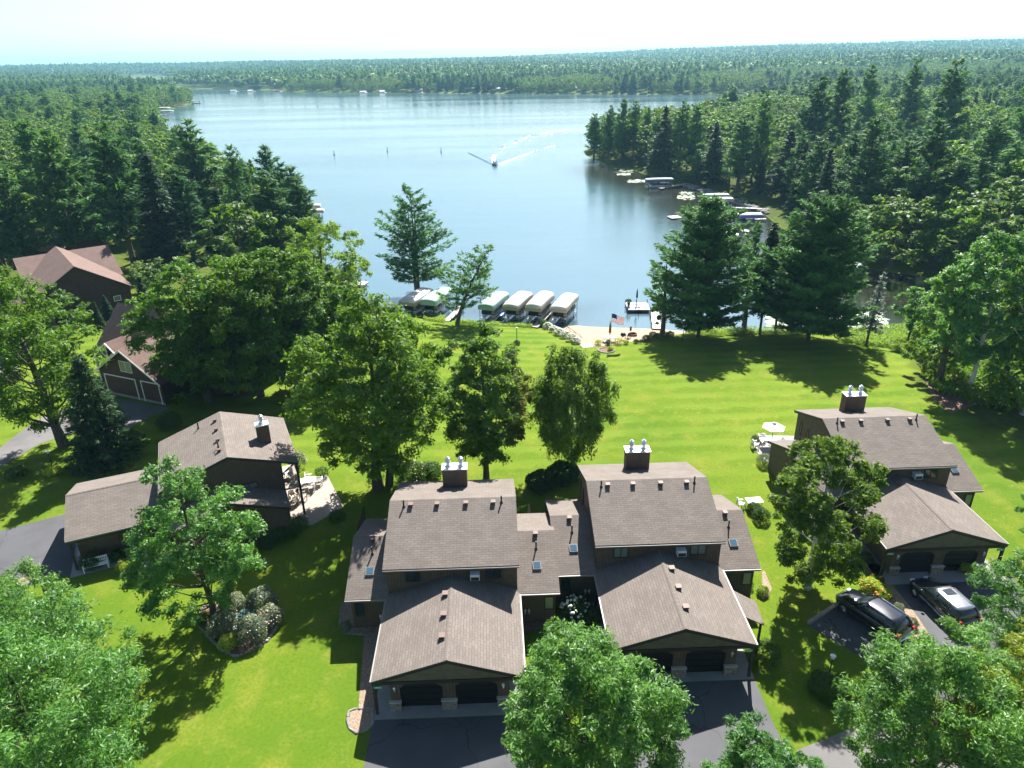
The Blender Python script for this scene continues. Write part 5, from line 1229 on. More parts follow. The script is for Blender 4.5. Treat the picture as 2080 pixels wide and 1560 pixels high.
# left shore
for (x, y, lb) in [(622, 417, 'back pale canopied boat lift on the left shore'), (628, 427, 'front pale canopied boat lift on the left shore')]:
    lift(lb, lc(x, y, -.4), R(10), 'canvas', 'canvas_side', 7.4, 2.4, group='boat lifts on the left shore', top=.4)
dock('dark dock behind the pale lifts on the left shore', G(575, 412, -2.45), G(622, 405, -2.45), 1.4, 'deckwood')
dock('pale dock crossing behind the spreading shore tree', G(566, 478, -2.45), G(640, 470, -2.45), 1.2, 'whitedeck')
dock('pale dock tip between the shore tree and the tall pine', G(700, 573, -2.45), G(744, 575, -2.45), 2.2, 'whitedeck')
for (x, y, lb, m_) in [(332, 219, 'white roofed boat lift at the far left headland', 'canvas'), (338, 226, 'dark roofed boat lift at the far left headland', 'grey_canvas'), (366, 213, 'red brown roofed boathouse lift at the headland tip', 'rust')]:
    lift(lb, lc(x, y, -.6), R(4), m_, 'navy_canvas', 11, 5, group='boat lifts at the far left headland', boat=False, top=.5)
dock('long low dock at the far left headland', G(312, 233, -2.45), G(345, 232, -2.45), 2, 'deckwood'); dock('thin dock running out from the headland tip', G(372, 209, -2.45), G(392, 210, -2.45), 1.5, 'deckwood')
_p = G(399, 210, -2.7); t = thing('floating_platform', 'dark canopied pontoon moored off the headland tip', 'raft', (_p[0], _p[1], WATER)); MB().box(-4, 4, -1.6, 1.6, -.1, .6).build('deck', 'post', t); MB().box(-3.6, 3.6, -1.5, 1.5, 2.3, 2.5).box(-3.5, -3.4, -1.4, 1.4, .6, 2.3).box(3.4, 3.5, -1.4, 1.4, .6, 2.3).build('canopy', 'navy_canvas', t)
# marker buoys
for i, (x, y) in enumerate([(787, 308), (896, 309), (679, 315)]):
    _p = G(x, y, WATER); t = thing('marker_buoy', ['left of the two close dark marker posts on the open lake', 'right of the two close dark marker posts on the open lake', 'leftmost dark marker post alone on the open lake'][i], 'buoy', (_p[0], _p[1], WATER), 0, 'marker posts on the lake')
    MB().tube([(0, 0, -.5), (0, 0, 1.9)], [.16, .12], 8).build('post', 'trim', t); MB().tube([(0, 0, -.1), (0, 0, .2)], .4, 10).build('float', 'navy_canvas', t)
# running boat with two people
_p = G(1005, 335, WATER); BT = (_p[0], _p[1], WATER); brz = R(-82)
t = thing('motor_boat', 'dark blue motor boat speeding across the lake', 'boat', BT, brz)
st = [(-2.6, .95, .65), (-1, 1.05, .7), (1, 1.0, .8), (2.2, .55, 1.0), (2.9, .05, 1.15)]
MB().loft([[(x, -w, h), (x, -w * .75, -.1), (x, w * .75, -.1), (x, w, h), (x, w * .9, h - .12), (x, -w * .9, h - .12)] for x, w, h in st]).build('hull', 'navy_canvas', t, True)
MB().box(-3.0, -2.6, -.25, .25, .1, 1.1).build('outboard_motor', 'black', t, bevel=.06)
MB().add([(.9, -.8, .75), (.9, .8, .75), (.6, .7, 1.25), (.6, -.7, 1.25), (.93, -.8, .75), (.93, .8, .75), (.63, .7, 1.25), (.63, -.7, 1.25)], [(0,1,2,3),(7,6,5,4),(0,4,5,1),(2,6,7,3),(0,3,7,4),(1,5,6,2)]).build('windscreen', 'lens', t)
for s in (-.45, .45): MB().box(-.6, -.1, s - .25, s + .25, .55, .85).build('seat', 'canvas', t)
def seated(label, loc, rz, cloth):
    t = thing('person', label, 'person', loc, rz)
    vs = [(0,0,0), (0,0,.28), (0,0,.48), (.02,0,.60), (.04,0,.74), (.38,-.1,.02), (.42,-.1,-.4), (.38,.1,.02), (.42,.1,-.4), (0,-.2,.46), (.12,-.27,.2), (.36,-.2,.22), (0,.2,.46), (.12,.27,.2), (.36,.2,.22)]
    es = [(0,1),(1,2),(2,3),(3,4),(0,5),(5,6),(0,7),(7,8),(2,9),(9,10),(10,11),(2,12),(12,13),(13,14)]
    rad = [.15,.14,.15,.06,.10,.09,.06,.09,.06,.07,.05,.035,.07,.05,.035]
    me = bpy.data.meshes.new('body'); me.from_pydata(vs, es, []); me.update(); me.materials.append(M[cloth])
    o = link_obj('body', me, t); o.modifiers.new('skin', 'SKIN'); sv = me.skin_vertices[0].data
    for i, r_ in enumerate(rad): sv[i].radius = (r_, r_)
    sv[0].use_root = True; sb = o.modifiers.new('smooth', 'SUBSURF'); sb.levels = 1; sb.render_levels = 1
    MB().ell((.02, 0, .80), (.11, .10, .07), 8, 5).build('hair', 'bark', t, True)
for s, cl, lb in ((-.45, 'cargrey', 'person in dark clothes seated on the left side of the speeding boat'), (.45, 'rust', 'person in reddish top seated on the right side of the speeding boat')):
    off = Matrix.Rotation(brz, 3, 'Z') @ Vector((-.35, s, .95)); seated(lb, (BT[0] + off.x, BT[1] + off.y, BT[2] + off.z), brz, cl)
# foam and wake on the water
M['foam'] = plain('foam', (.80, .84, .84), .6)
def ribbon(name, label, pts, w0, w1, zt, mat, kind='stuff', seed=0, broken=0.0):
    rs = random.Random(seed); P_ = [G(x, y, WATER)[:2] for x, y in pts]; mb = MB(); dense = []
    for i in range(len(P_) - 1):
        k = max(2, int(np.linalg.norm(P_[i+1] - P_[i]) / 1.2)); dense += [P_[i] + (P_[i+1] - P_[i]) * j / k for j in range(k)]
    n = len(dense)
    for i in range(n - 1):
        if rs.random() < broken * (.3 + i / n): continue
        a, b = dense[i], dense[i+1]; d = (b - a) / (np.linalg.norm(b - a) + 1e-6); s = np.array([-d[1], d[0]])
        wa = (w0 + (w1 - w0) * i / n) * rs.uniform(.6, 1.2); wb = (w0 + (w1 - w0) * (i+1) / n) * rs.uniform(.6, 1.2); h = zt * rs.uniform(.7, 1.2)
        q = [a + s * wa, a - s * wa, b - s * wb, b + s * wb]
        mb.add([(p[0], p[1], WATER + .01) for p in q] + [(a[0], a[1], WATER + h), (b[0], b[1], WATER + h)], [(1, 4, 5, 2), (0, 3, 5, 4), (0, 4, 1), (2, 5, 3)])
    return tag(mb.build(name, mat), label, 'wake', kind=kind)
ribbon('boat_wake', 'white foam crest trailing right behind the boat', [(1012, 334), (1050, 320), (1098, 303)], .42, .3, .3, 'foam', broken=.25)
ribbon('boat_wake', 'broken end of the white wave far right behind the boat', [(1104, 301), (1130, 295), (1165, 289)], .3, .2, .2, 'foam', seed=9, broken=1.1)
ribbon('boat_wake', 'thin dark bow wave trailing left behind the boat', [(997, 333), (975, 322), (950, 310)], .3, .15, .30, 'water', broken=.1)
ribbon('boat_wake', 'white foam plume directly behind the boat', [(1004, 331), (1001, 322), (1004, 314)], .7, .9, .25, 'foam', seed=3, broken=.3)
M['churn'] = plain('churned_water', (.22, .40, .46), .25)
def churn(label, pts, seed):
    rs = np.random.RandomState(seed); mb = MB(); P_ = [(G(x, y, WATER)[:2], w) for x, y, w in pts]
    for i in range(len(P_) - 1):
        (a, wa), (b, wb) = P_[i], P_[i + 1]; L_ = np.linalg.norm(b - a); k = int(L_ * 1.5)
        for q in range(k):
            t = rs.rand(); w = wa + (wb - wa) * t; c = a + (b - a) * t + rs.normal(size=2) * w * .5; l = rs.uniform(.5, 2.2); h = rs.uniform(.04, .12); wd = rs.uniform(.10, .28)
            mb.add([(c[0] - l, c[1], WATER + .01), (c[0], c[1] - wd, WATER + .01), (c[0] + l, c[1], WATER + .01), (c[0], c[1] + wd, WATER + .01), (c[0], c[1], WATER + h)], [(0, 1, 4), (1, 2, 4), (2, 3, 4), (3, 0, 4)])
    return tag(mb.build('boat_wake', 'churn'), label, 'wake', kind='stuff')
churn('pale churned water curving away behind the boat', [(1002, 322, .8), (1012, 308, 1.6), (1035, 293, 2.6), (1080, 276, 4), (1140, 264, 6)], 4)
def pads(label, boxes, n, seed, s=.5):
    rs = np.random.RandomState(seed); mb = MB()
    for k in range(n):
        x0, x1, y0, y1 = boxes[rs.randint(len(boxes))]; p = G(rs.uniform(x0, x1), rs.uniform(y0, y1), WATER + .03)
        r_ = s * rs.uniform(.4, 1.2); tl = rs.normal(size=2) * .10
        mb.add([(p[0] + r_ * math.cos(a), p[1] + r_ * math.sin(a), WATER + .05 + r_ * (tl[0] * math.cos(a) + tl[1] * math.sin(a))) for a in np.linspace(0, 6.1, 9)], [tuple(range(9))])
    return tag(mb.build('lily_pads', 'pad'), label, 'lily pads', kind='stuff')
pads('bright lily pads on the dark water below the pine point', [(1258, 1300, 330, 339), (1248, 1285, 342, 350), (1275, 1310, 366, 371), (1378, 1410, 390, 406), (1255, 1280, 352, 356)], 420, 4, .6)
pads('dense floating lily pads glittering behind the right shore pines', [(1560, 1700, 622, 664), (1690, 1790, 634, 660), (1640, 1800, 648, 668)], 2600, 5, .5)
pads('lily pads in front of the blue sided boat lift', [(1490, 1530, 456, 470), (1475, 1500, 458, 480)], 200, 6, .5)
# boulder bank at the right cove
rk = MB(); rs = random.Random(8)
for k in range(160):
    x = rs.uniform(1385, 1560); y = 372 + (x - 1385) * .33 + rs.uniform(-4, 5); p = G(x, y, WATER + .3); r_ = rs.uniform(.3, .8); rk.ell((p[0], p[1], p[2]), (r_, r_ * .8, r_ * .6), 7, 5)
tag(rk.build('boulder_bank', 'rock', smooth=False), 'grey boulders armouring the shore of the right cove', 'rocks', kind='stuff')

# ------------------------------------------------------------------ individual trees near the houses
def tree_at(name, label, bx, by, topy, hw, maker, cat='tree', rz=0, group=None, hmin=3, topx=None, **kw):
    p = at(bx, by); Y = p[1]; top = Dp(topx if topx else bx, topy, Y)
    h = max(hmin, top[2] - p[2]); c = (p - EYE) @ _f; r_ = hw * c / FPX * 1.0
    parts = maker(h, r_, **kw)
    return plant(name, label, cat, parts, tuple(p), rz, group=group)
B, K = broadleaf, conifer
tree_at('oak_tree', 'tall full oak with a forked dark trunk behind the left wing of the left duplex', 768, 992, 602, 134, B, lean=(.9, 0), base=.20, ncl=430, nlf=125, leaf=.19, seed=11, mat='leaf_maple', twin=True, trunk_r=.38)
tree_at('maple_tree', 'narrow maple with orange tinged right side behind the chimney', 988, 972, 652, 94, B, base=.13, ncl=340, nlf=150, leaf=.16, seed=12, mat='leaf_maple', shape='oval', warm=.8, trunk_r=.22)
tree_at('birch_tree', 'weeping birch with white trunk between the two joined duplexes', 1160, 958, 688, 80, B, base=.13, ncl=300, nlf=120, leaf=.15, seed=13, mat='leaf_birch', bark='birchbark', droop=.9, shape='oval', trunk_r=.17)
tree_at('ash_tree', 'open crowned ash in the mulch bed in front of the sideways duplex', 436, 1256, 922, 120, B, base=.16, ncl=270, nlf=115, leaf=.12, seed=14, mat='leaf_ash', trunk_r=.20, lean=(-.3, 0), clr=.22)
tree_at('ash_tree', 'large bright ash in front of the middle driveways at the bottom edge', 1185, 1640, 1300, 156, B, base=.22, ncl=360, nlf=190, leaf=.125, seed=15, mat='leaf_ash', trunk_r=.25, narrow=.42)
tree_at('ash_tree', 'large dense ash filling the bottom left corner', 130, 1660, 1245, 205, B, base=.15, ncl=440, nlf=170, leaf=.12, seed=16, mat='leaf_ash', trunk_r=.25, narrow=.42)
tree_at('ash_tree', 'smaller yellowish ash above the dense corner ash at left', 85, 1440, 1155, 118, B, base=.2, ncl=230, nlf=130, leaf=.11, seed=17, mat='leaf_ash', trunk_r=.15, narrow=.45)
tree_at('ash_tree', 'large pale green ash in front of the right driveways', 1865, 1640, 1322, 160, B, base=.2, ncl=340, nlf=170, leaf=.12, seed=18, mat='leaf_ash', trunk_r=.22, narrow=.42)
tree_at('ash_tree', 'yellow green ash in the bottom right corner', 2020, 1620, 1300, 150, B, base=.2, ncl=310, nlf=160, leaf=.115, seed=19, mat='leaf_ash_y', trunk_r=.22, narrow=.42)
tree_at('ash_tree', 'ash crown reaching over the graphite car at the right edge', 2065, 1420, 1140, 118, B, base=.22, ncl=250, nlf=150, leaf=.11, seed=20, mat='leaf_ash', trunk_r=.2, narrow=.42)
tree_at('ash_tree', 'ash whose top rises into the bottom edge over the middle driveway', 1510, 1730, 1492, 108, B, base=.2, ncl=230, nlf=150, leaf=.11, seed=21, mat='leaf_ash', trunk_r=.18, narrow=.42)
tree_at('birch_tree', 'tall loose birch between the middle and right duplexes', 1640, 1195, 858, 106, B, base=.08, ncl=360, nlf=115, leaf=.13, seed=22, mat='leaf_birch', bark='birchbark', trunk_r=.20, shape='oval', clr=.2)
tree_at('oak_tree', 'big leaning oak by the concrete drive at the left edge', 131, 907, 525, 115, B, base=.2, ncl=340, nlf=110, leaf=.17, seed=23, mat='leaf_oak', lean=(-2.4, 0), trunk_r=.40)
tree_at('maple_tree', 'small tree crown entering at the right edge above the right driveway', 2100, 1130, 905, 62, B, base=.2, ncl=70, nlf=150, leaf=.12, seed=24, mat='leaf_ash')
for i, (bx, by, ty, hw, lb) in enumerate([(425, 815, 528, 100, 'left one of the dark oaks in front of the log house'), (530, 806, 506, 115, 'middle dark oak behind the sideways duplex roof'), (600, 800, 498, 100, 'tall dark oak with trunk beside the middle one'), (672, 770, 520, 76, 'right dark oak nearest the water'), (470, 790, 620, 85, 'low dark oak filling below the three tall ones')]):
    tree_at('oak_tree', lb, bx, by, ty, hw, B, base=.16, ncl=310, nlf=95, leaf=.22, seed=30 + i, mat='leaf_oak', trunk_r=.33, group='dark oaks behind the sideways duplex')
tree_at('willow_tree', 'spreading open shore tree left of the tall pine', 668, 640, 430, 85, B, base=.15, ncl=190, nlf=60, leaf=.22, seed=40, mat='leaf_birch', trunk_r=.3, clr=.2)
tree_at('spruce_tree', 'dark conifer under the spreading shore tree', 712, 640, 535, 34, K, base=.05, seed=41, kind='spruce', mat='needle_dark', gap=.5)
tree_at('spruce_tree', 'ragged spruce with dead inner twigs beside the concrete drive', 218, 936, 716, 80, K, base=.04, gap=.42, per=9, tuft=.26, seed=42, mat='needle_dark', kind='spruce', dens=1.2, bark='bark')
tree_at('spruce_tree', 'small dark conifer at the foot of the ragged spruce', 190, 942, 868, 22, K, base=.03, gap=.3, per=8, tuft=.2, seed=43, mat='needle_dark', kind='spruce')
tree_at('spruce_tree', 'slim pale blue young spruce standing alone at the shore', 1759, 702, 549, 27, K, base=.22, gap=.5, per=7, tuft=.22, seed=44, mat='needle_blue', kind='spruce', trunk_r=.14, lean=(.5, 0), topx=1775)
tree_at('birch_tree', 'tallest white trunked birch of the right edge group', 1965, 800, 440, 100, B, base=.2, ncl=340, nlf=95, leaf=.19, seed=45, mat='leaf_ash', bark='birchbark', trunk_r=.22, shape='oval', clr=.2)
tree_at('birch_tree', 'white trunked birch leaning out of the right edge', 2078, 842, 500, 80, B, base=.3, ncl=200, nlf=60, leaf=.18, seed=46, mat='leaf_birch', bark='birchbark', trunk_r=.22, clr=.2)
tree_at('birch_tree', 'birch crown left of the tallest one at right', 1905, 778, 500, 66, B, base=.2, ncl=220, nlf=60, leaf=.19, seed=47, mat='leaf_ash', bark='bark', shape='oval')
tree_at('maple_tree', 'leafy tree filling the gap between the right edge birches', 2035, 790, 520, 66, B, base=.15, ncl=220, nlf=60, leaf=.18, seed=48, mat='leaf_maple')
tree_at('maple_tree', 'low bushy tree at the lawn corner below the birches', 1885, 760, 640, 50, B, base=.06, ncl=90, nlf=140, leaf=.16, seed=49, mat='leaf_birch')
tree_at('willow_tree', 'round topped small tree on the inlet bank behind the lawn', 1843, 697, 578, 42, B, base=.3, ncl=80, nlf=140, leaf=.15, seed=50, mat='leaf_ash', trunk_r=.12)
tree_at('birch_tree', 'airy pale tree left of the right shore pines', 1345, 678, 495, 36, B, base=.12, ncl=80, nlf=100, leaf=.15, seed=51, mat='leaf_birch', shape='oval', clr=.2)
tree_at('maple_tree', 'pale leafy tree between the right shore pines', 1510, 668, 470, 34, B, base=.15, ncl=80, nlf=110, leaf=.16, seed=52, mat='leaf_ash', shape='oval')
# shore pines
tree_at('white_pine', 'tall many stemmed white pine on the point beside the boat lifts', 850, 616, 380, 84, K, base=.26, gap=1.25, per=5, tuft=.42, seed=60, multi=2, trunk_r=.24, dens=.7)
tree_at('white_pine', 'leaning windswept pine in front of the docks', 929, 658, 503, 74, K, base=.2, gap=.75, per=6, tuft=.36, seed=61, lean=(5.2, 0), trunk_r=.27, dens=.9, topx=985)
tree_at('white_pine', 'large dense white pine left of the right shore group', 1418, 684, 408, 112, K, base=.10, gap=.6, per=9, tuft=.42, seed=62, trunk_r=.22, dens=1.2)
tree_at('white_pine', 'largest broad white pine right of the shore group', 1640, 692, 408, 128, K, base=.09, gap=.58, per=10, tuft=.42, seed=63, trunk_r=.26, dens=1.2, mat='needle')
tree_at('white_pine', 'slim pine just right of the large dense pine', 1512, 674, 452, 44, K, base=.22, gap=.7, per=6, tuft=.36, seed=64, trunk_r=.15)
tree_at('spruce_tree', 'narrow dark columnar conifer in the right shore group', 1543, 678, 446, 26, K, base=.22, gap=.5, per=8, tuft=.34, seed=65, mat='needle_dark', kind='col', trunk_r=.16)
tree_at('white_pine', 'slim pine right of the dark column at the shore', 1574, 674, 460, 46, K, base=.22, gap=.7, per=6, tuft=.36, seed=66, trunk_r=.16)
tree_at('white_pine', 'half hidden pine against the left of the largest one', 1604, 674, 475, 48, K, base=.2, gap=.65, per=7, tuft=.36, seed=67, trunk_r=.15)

# ------------------------------------------------------------------ woodland trees (shared meshes, each tree its own object)
FP = [K(18, 4.3, base=.2, gap=.95, per=7, tuft=.66, seed=70 + i, multi=0, dens=.62, bark='pinebark') for i in range(4)]
FS = [K(15, 2.9, base=.1, gap=.7, per=8, tuft=.52, seed=80 + i, mat='needle_dark', kind='spruce', dens=.55, bark='bark') for i in range(2)]
FB = [B(13.5, 4.9, base=.1, ncl=76, nlf=40, leaf=.36, seed=90 + i, mat='leaf_wood', branches=False, bark='bark', clr=.30, narrow=.8) for i in range(4)]
FB += [B(14.5, 3.8, base=.1, ncl=72, nlf=36, leaf=.32, seed=96 + i, mat='leaf_birch', branches=False, bark='birchbark' if i else 'bark', shape='oval', clr=.30, narrow=.8) for i in range(2)]
PROTO = {}; SRC = []
def wood_tree(kind, i, loc, h, rsc, rz, label, group, name=None):
    key = (kind, i); sets = {'p': (FP, 18, 'pine_tree'), 's': (FS, 15, 'spruce_tree'), 'b': (FB, 14, 'broadleaf_tree')}[kind]
    s = h / sets[1]
    if key not in PROTO:
        c, tb, bark = sets[0][i]; t = thing(name or sets[2], label, 'tree', loc, rz, group)
        o1 = tb.build('trunk', bark, t, True); o2 = link_obj('crown', c, t); PROTO[key] = t; SRC.append((kind, o2))
    else:
        src = PROTO[key]; t = src.copy(); COL.objects.link(t); t.name = name or sets[2]
        for ch in src.children:
            c = ch.copy(); COL.objects.link(c); c.parent = t
        t.location = loc; t.rotation_euler = (0, 0, rz); t['label'] = label; t['group'] = group
    t.scale = (s * rsc, s * rsc, s); return t
rs = np.random.RandomState(5); placed = []
def add_px(kind, i, bx, by, ty, hw, label, group):
    p = at(bx, by); h = max(4, Dp(bx, ty, p[1])[2] - p[2]); c = (p - EYE) @ _f; r_ = hw * c / FPX
    base_r = {'p': 4.3, 's': 2.9, 'b': 4.6}[kind]; bh = {'p': 18, 's': 15, 'b': 14}[kind]
    wood_tree(kind, i, tuple(p), h, (r_ / base_r) / (h / bh), rs.rand() * 6, label, group); placed.append((p[0], p[1], max(2.5, r_)))
for k, (bx, by, ty, hw) in enumerate([(1206, 321, 231, 22), (1236, 323, 214, 17), (1262, 326, 203, 22), (1286, 320, 207, 20), (1312, 318, 218, 16)]):
    add_px('p', k % 4, bx, by, ty, hw, 'dark pine in the tight cluster on the tip of the pine point', 'pines on the point')
for k, (bx, by, ty, hw) in enumerate([(1345, 352, 212, 32), (1378, 350, 205, 28), (1406, 352, 218, 26), (1445, 372, 250, 32), (1497, 388, 232, 40), (1535, 380, 190, 26), (1590, 402, 262, 42), (1330, 340, 240, 22)]):
    add_px('p' if k % 3 else 's', k % 4 if k % 3 else k % 2, bx, by, ty, hw, 'pine standing along the waterline between the point and the blue lift', 'pines along the right cove')
for k, (bx, by, ty, hw) in enumerate([(1896, 352, 122, 46), (1640, 345, 156, 40), (1685, 335, 146, 36), (1745, 300, 136, 28), (1830, 300, 120, 30), (2062, 380, 122, 40), (1740, 470, 245, 46), (1858, 490, 250, 50), (1985, 430, 240, 56)]):
    add_px('p', k % 4, bx, by, ty, hw, 'tall pine rising above the woods right of the lake', 'tall pines above the right woods')
for k, (bx, by, ty, hw) in enumerate([(272, 535, 250, 62), (424, 480, 243, 56), (560, 462, 298, 40), (500, 500, 300, 34), (345, 545, 305, 55), (160, 540, 262, 60), (62, 560, 330, 55), (15, 560, 290, 60), (395, 530, 340, 50), (210, 500, 320, 60), (110, 480, 250, 50), (460, 520, 385, 40), (575, 470, 350, 30), (325, 480, 280, 45)]):
    add_px('p' if k not in (4, 11) else 's', k % 4 if k not in (4, 11) else k % 2, bx, by, ty, hw, 'tall pine in the front rank of the left woods', 'front pines of the left woods')
for k, (bx, by, ty, hw) in enumerate([(545, 560, 440, 48), (590, 560, 480, 40), (480, 560, 470, 45), (525, 470, 300, 30), (620, 600, 520, 36)]):
    add_px('b', k % 6, bx, by, ty, hw, 'leafy tree between the left woods and the dark oaks', 'leafy trees in front of the left woods')
for k, (bx, by, ty, hw) in enumerate([(224, 655, 598, 16), (205, 668, 618, 12), (300, 640, 560, 20)]):
    add_px('s', k % 2, bx, by, ty, hw, 'small bright young conifer between the two log houses', 'young conifers between the log houses')
for k, (bx, by, ty, hw) in enumerate([(120, 690, 575, 55), (40, 700, 590, 50), (320, 610, 520, 45)]):
    add_px('b', k, bx, by, ty, hw, 'leafy tree screening the upper log house', 'leafy trees screening the upper log house')
# candidates for everything else
ext = []
cell = 7.6
for gy in np.arange(108, 470, cell):
    for gx in np.arange(-330, 420, cell): ext.append((gx + rs.uniform(-2.8, 2.8), gy + rs.uniform(-2.8, 2.8)))
Q = np.array(ext); dq = shore(Q); Q = Q[dq > 2.5]
wd = woods(Q); keep = []
occ = np.array([p[:2] for p in placed]); orr = np.array([p[2] for p in placed])
HOUSE = np.array([[-95, 92], [-56, 90], [-50, 108], [-58, 130], [-90, 135], [-98, 108]])
LAWNL = np.array([at(x, y)[:2] for x, y in [(230, 548), (330, 560), (560, 570), (560, 520), (420, 498), (240, 500)]])
inh = inpoly(Q, HOUSE) | inpoly(Q, LAWNL)
for i, (x, y) in enumerate(Q):
    if inh[i] or wd[i] < .5: continue
    u_, v_, c_ = proj((x, y, 8))
    if u_ < -110 or u_ > 2190: continue
    if np.min(np.hypot(occ[:, 0] - x, occ[:, 1] - y) - orr * .75) < 1.0: continue
    keep.append((c_, x, y))
keep.sort(); nP = nB = 0; rest = []
for c_, x, y in keep:
    z = hz(x, y); right = x > 0; nzv = vnoise(np.array([x]), np.array([y]), 38, 11)[0]
    pine = nzv + rs.normal() * .18 > (.70 if right else (.54 if y < 230 else .78))
    if (pine and nP >= 235) or (not pine and nB >= 270) or c_ > 430: rest.append((x, y, z, pine)); continue
    if pine:
        nP += 1; h = rs.uniform(12.5, 18.5) * (.72 if 45 < x < 190 and 195 < y < 430 else 1); k = 's' if rs.rand() < .12 else 'p'
        wood_tree(k, rs.randint(2 if k == 's' else 4), (x, y, z), h, rs.uniform(.85, 1.25), rs.rand() * 6.3,
                  ('conifer in the thick of the woods right of the lake' if right else 'conifer in the thick of the woods left of the lake'), 'conifers in the right woods' if right else 'conifers in the left woods')
    else:
        nB += 1; h = rs.uniform(8.5, 16)
        if 45 < x < 190 and 195 < y < 430: h *= .74
        wood_tree('b', rs.randint(6), (x, y, z), h, rs.uniform(.9, 1.55), rs.rand() * 6.3,
                  ('leafy tree in the thick of the woods right of the lake' if right else 'leafy tree in the thick of the woods left of the lake'), 'leafy trees in the right woods' if right else 'leafy trees in the left woods')

# ------------------------------------------------------------------ far woods, too many to count
def scatter_woods(name, label, pts, scl, rot, idx, sources):
    me = bpy.data.meshes.new(name); n = len(pts); me.vertices.add(n); me.vertices.foreach_set('co', np.asarray(pts, np.float32).ravel())
    a = me.attributes.new('scl', 'FLOAT_VECTOR', 'POINT'); a.data.foreach_set('vector', np.asarray(scl, np.float32).ravel())
    a = me.attributes.new('rot', 'FLOAT_VECTOR', 'POINT'); a.data.foreach_set('vector', np.asarray(rot, np.float32).ravel())
    a = me.attributes.new('idx', 'INT', 'POINT'); a.data.foreach_set('value', np.asarray(idx, np.int32))
    me.update(); o = link_obj(name, me); tag(o, label, 'woods', kind='stuff')
    ng = bpy.data.node_groups.new(name, 'GeometryNodeTree')
    ng.interface.new_socket('Geometry', in_out='INPUT', socket_type='NodeSocketGeometry'); ng.interface.new_socket('Geometry', in_out='OUTPUT', socket_type='NodeSocketGeometry')
    gi = ng.nodes.new('NodeGroupInput'); go = ng.nodes.new('NodeGroupOutput'); ip = ng.nodes.new('GeometryNodeInstanceOnPoints'); j = ng.nodes.new('GeometryNodeJoinGeometry')
    for s in reversed(sources):
        oi = ng.nodes.new('GeometryNodeObjectInfo'); oi.inputs['Object'].default_value = s; oi.inputs['As Instance'].default_value = True; oi.transform_space = 'ORIGINAL'
        ng.links.new(oi.outputs['Geometry'], j.inputs[0])
    def attr(nm, ty):
        k = ng.nodes.new('GeometryNodeInputNamedAttribute'); k.data_type = ty; k.inputs[0].default_value = nm; return k.outputs[0]
    ip.inputs['Pick Instance'].default_value = True
    ng.links.new(gi.outputs[0], ip.inputs['Points']); ng.links.new(j.outputs[0], ip.inputs['Instance'])
    ng.links.new(attr('scl', 'FLOAT_VECTOR'), ip.inputs['Scale']); ng.links.new(attr('rot', 'FLOAT_VECTOR'), ip.inputs['Rotation']); ng.links.new(attr('idx', 'INT'), ip.inputs['Instance Index'])
    ng.links.new(ip.outputs[0], go.inputs[0]); md = o.modifiers.new('trees', 'NODES'); md.node_group = ng
    return o
srcs = [o for k, o in SRC]; sk = [k for k, o in SRC]
pi_ = [i for i, k in enumerate(sk) if k != 'b']; bi_ = [i for i, k in enumerate(sk) if k == 'b']
far = list(rest)
g = []
yy = 470.0
while yy < 1150:
    st_ = 8.5 + (yy - 470) * .004
    for gx in np.arange(-yy * .95, yy * .95, st_): g.append((gx + rs.uniform(-3.5, 3.5), yy + rs.uniform(-3.5, 3.5)))
    yy += st_
g = np.array(g); dg = shore(g); g = g[dg > 3]; zg_ = height(g)
pn = vnoise(g[:, 0], g[:, 1], 90, 21) + rs.normal(size=len(g)) * .14
for (x, y), z, q in zip(g, zg_, pn): far.append((x, y, z, q > .68))
def mk(fl):
    n = len(fl); pts = np.array([f[:3] for f in fl]); pine = np.array([f[3] for f in fl])
    idx = np.where(pine, np.array(pi_)[rs.randint(0, len(pi_), n)], np.array(bi_)[rs.randint(0, len(bi_), n)])
    hs = np.where(pine, rs.uniform(.75, 1.15, n), rs.uniform(.7, 1.15, n)); wd_ = hs * rs.uniform(1.05, 1.4, n)
    return pts, np.stack([wd_, wd_, hs], 1), np.stack([rs.normal(size=n) * .04, rs.normal(size=n) * .04, rs.rand(n) * 6.28], 1), idx
nearf = [f for f in far if f[1] < 470]; farf = [f for f in far if f[1] >= 470]
if nearf: scatter_woods('woodland', 'distant continuous woods behind the individually visible trees', *mk(nearf), srcs)
scatter_woods('far_shore_woods', 'hazy blue green woods along the opposite shore', *mk(farf), srcs)
# low-detail woodland patch for the hills
def patch(seed, nt=46, size=60.0):
    r2 = np.random.RandomState(seed); Cs = []; Ns = []; Ts = []; Sz = []
    for k in range(nt):
        x, y = r2.uniform(-size/2, size/2, 2); h = r2.uniform(8, 16); rr = r2.uniform(3, 5); pine = r2.rand() < .22
        n = 80; d = unit(r2, n); d[:, 2] = np.abs(d[:, 2])
        if pine:
            t = r2.rand(n); rad = 3.0 * (1 - t) + .3; a = r2.rand(n) * 6.28; C = np.stack([x + rad * np.cos(a), y + rad * np.sin(a), 4 + t * h * 1.1], 1)
        else: C = np.array([x, y, h * .55]) + d * np.array([rr, rr, h * .45]) * r2.uniform(.75, 1.05, (n, 1))
        Cs.append(C); Ns.append(d + r2.normal(size=(n, 3)) * .5 + [0, 0, .4]); Ts.append(np.clip((.12 if pine else .5) + r2.normal() * .15 + r2.normal(size=n) * .15, 0, 1)); Sz.append(np.full(n, 1.45))
    C = np.concatenate(Cs); co, q = leaves(C, np.concatenate(Ns), np.concatenate(Sz), np.concatenate(Sz) * .75, r2)
    # dim floor of the wood
    return npmesh('woodland_patch', co, q, M['leaf_wood'], {'tint': np.concatenate(Ts)})
psrc = []
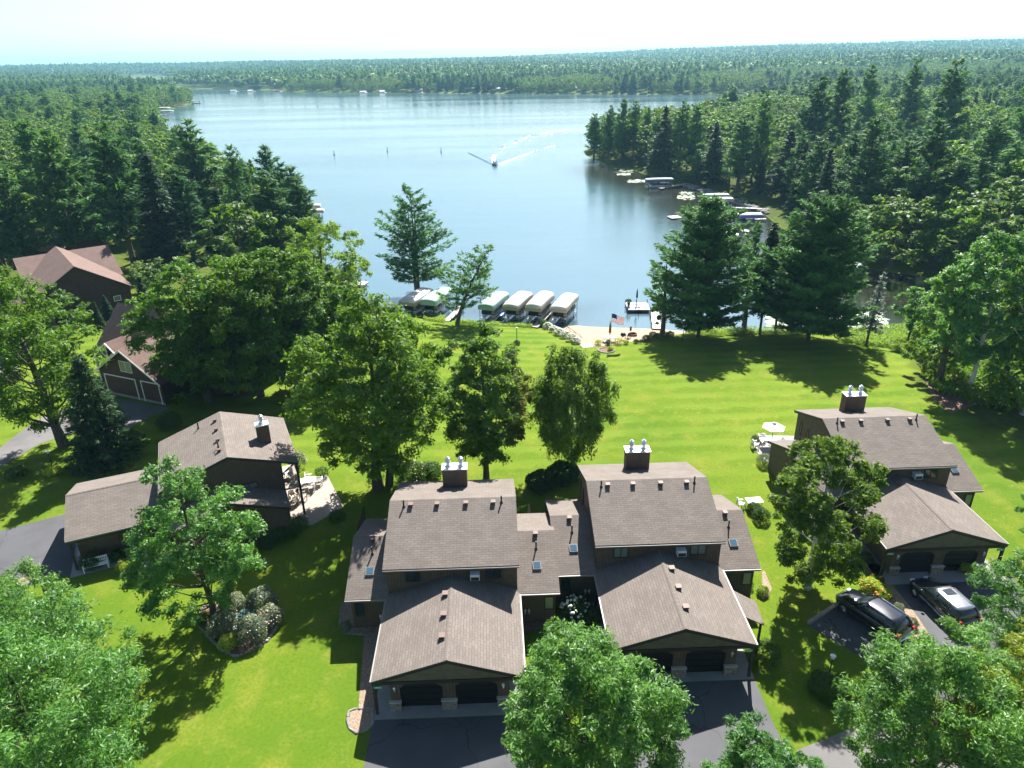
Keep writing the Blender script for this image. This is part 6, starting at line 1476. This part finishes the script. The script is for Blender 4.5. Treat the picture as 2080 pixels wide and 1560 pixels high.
for i in range(3):
    o = link_obj('woodland_patch', patch(200 + i)); x, y = (-900 + 900 * i, 1190); o.location = (x, y, hz(x, y)); tag(o, 'patch of far hillside woods', 'woods', kind='stuff'); psrc.append(o)
g = []; yy = 1170.0
while yy < 9000:
    st_ = 46 + (yy - 1170) * .012
    for gx in np.arange(-yy * .92, yy * .92, st_): g.append((gx + rs.uniform(-9, 9), yy + rs.uniform(-9, 9)))
    yy += st_
g = np.array(g); dg = shore(g); g = g[dg > 25]; zg_ = height(g); n = len(g)
sc_ = 1 + np.maximum(0, g[:, 1] - 1170) * .00012
scatter_woods('hill_woods', 'endless woods fading over the far hills to the horizon', np.stack([g[:, 0], g[:, 1], zg_], 1), np.stack([sc_ * 1.15, sc_ * 1.15, rs.uniform(.85, 1.15, n)], 1),
              np.stack([np.zeros(n), np.zeros(n), rs.rand(n) * 6.28], 1), rs.randint(0, 3, n), psrc)
print('woodland counts', nP, nB, len(nearf), len(farf), n)
# cottages and docks on the far shore, a few pixels each
for i, (x, w_) in enumerate([(470, 8), (505, 7), (560, 9), (735, 8), (775, 7), (850, 9), (955, 12), (1015, 9), (1075, 10), (1165, 8), (1235, 7), (1290, 10)]):
    yb = 186.5 if x < 600 else 189.2; p = G(x, yb, WATER); p = p * 1.0; p[1] += 9; z = hz(p[0], p[1])
    t = thing('far_cottage', 'tiny pale cottage or boathouse at the foot of the opposite woods', 'cottage', (p[0], p[1], z), R(rs.uniform(-15, 15)), 'buildings on the opposite shore')
    MB().box(-w_ / 2, w_ / 2, -2.5, 2.5, -1, 2.6).build('wall', ['white', 'canvas_side', 'rust', 'deckwood'][i % 4], t)
    gable(MB(), -w_ / 2 - .4, w_ / 2 + .4, -3, 3, 2.5, 4.2, 'x', 0, .15).build('roof', ['grey_canvas', 'canvas', 'trim'][i % 3], t)
    d = G(x + 6, yb + .6, WATER); dock('tiny dock on the opposite shore', (d[0], p[1] - 6), (d[0], p[1] - 16), 2.4, 'whitedeck', group='docks on the opposite shore', posts=2)

# ------------------------------------------------------------------ air
HZ = True
if HZ:
    hb = MB().box(-9800, 9800, -300, 13800, -7.5, 175); hm = bpy.data.materials.new('air_haze'); hm.use_nodes = True; n_ = hm.node_tree
    n_.nodes.remove(n_.nodes['Principled BSDF']); pv = n_.nodes.new('ShaderNodeVolumePrincipled')
    pv.inputs['Color'].default_value = (.34, .72, 1.0, 1); pv.inputs['Density'].default_value = .00011; pv.inputs['Anisotropy'].default_value = .2
    n_.links.new(pv.outputs[0], n_.nodes['Material Output'].inputs['Volume'])
    tag(hb.build('haze', hm), kind='stuff')
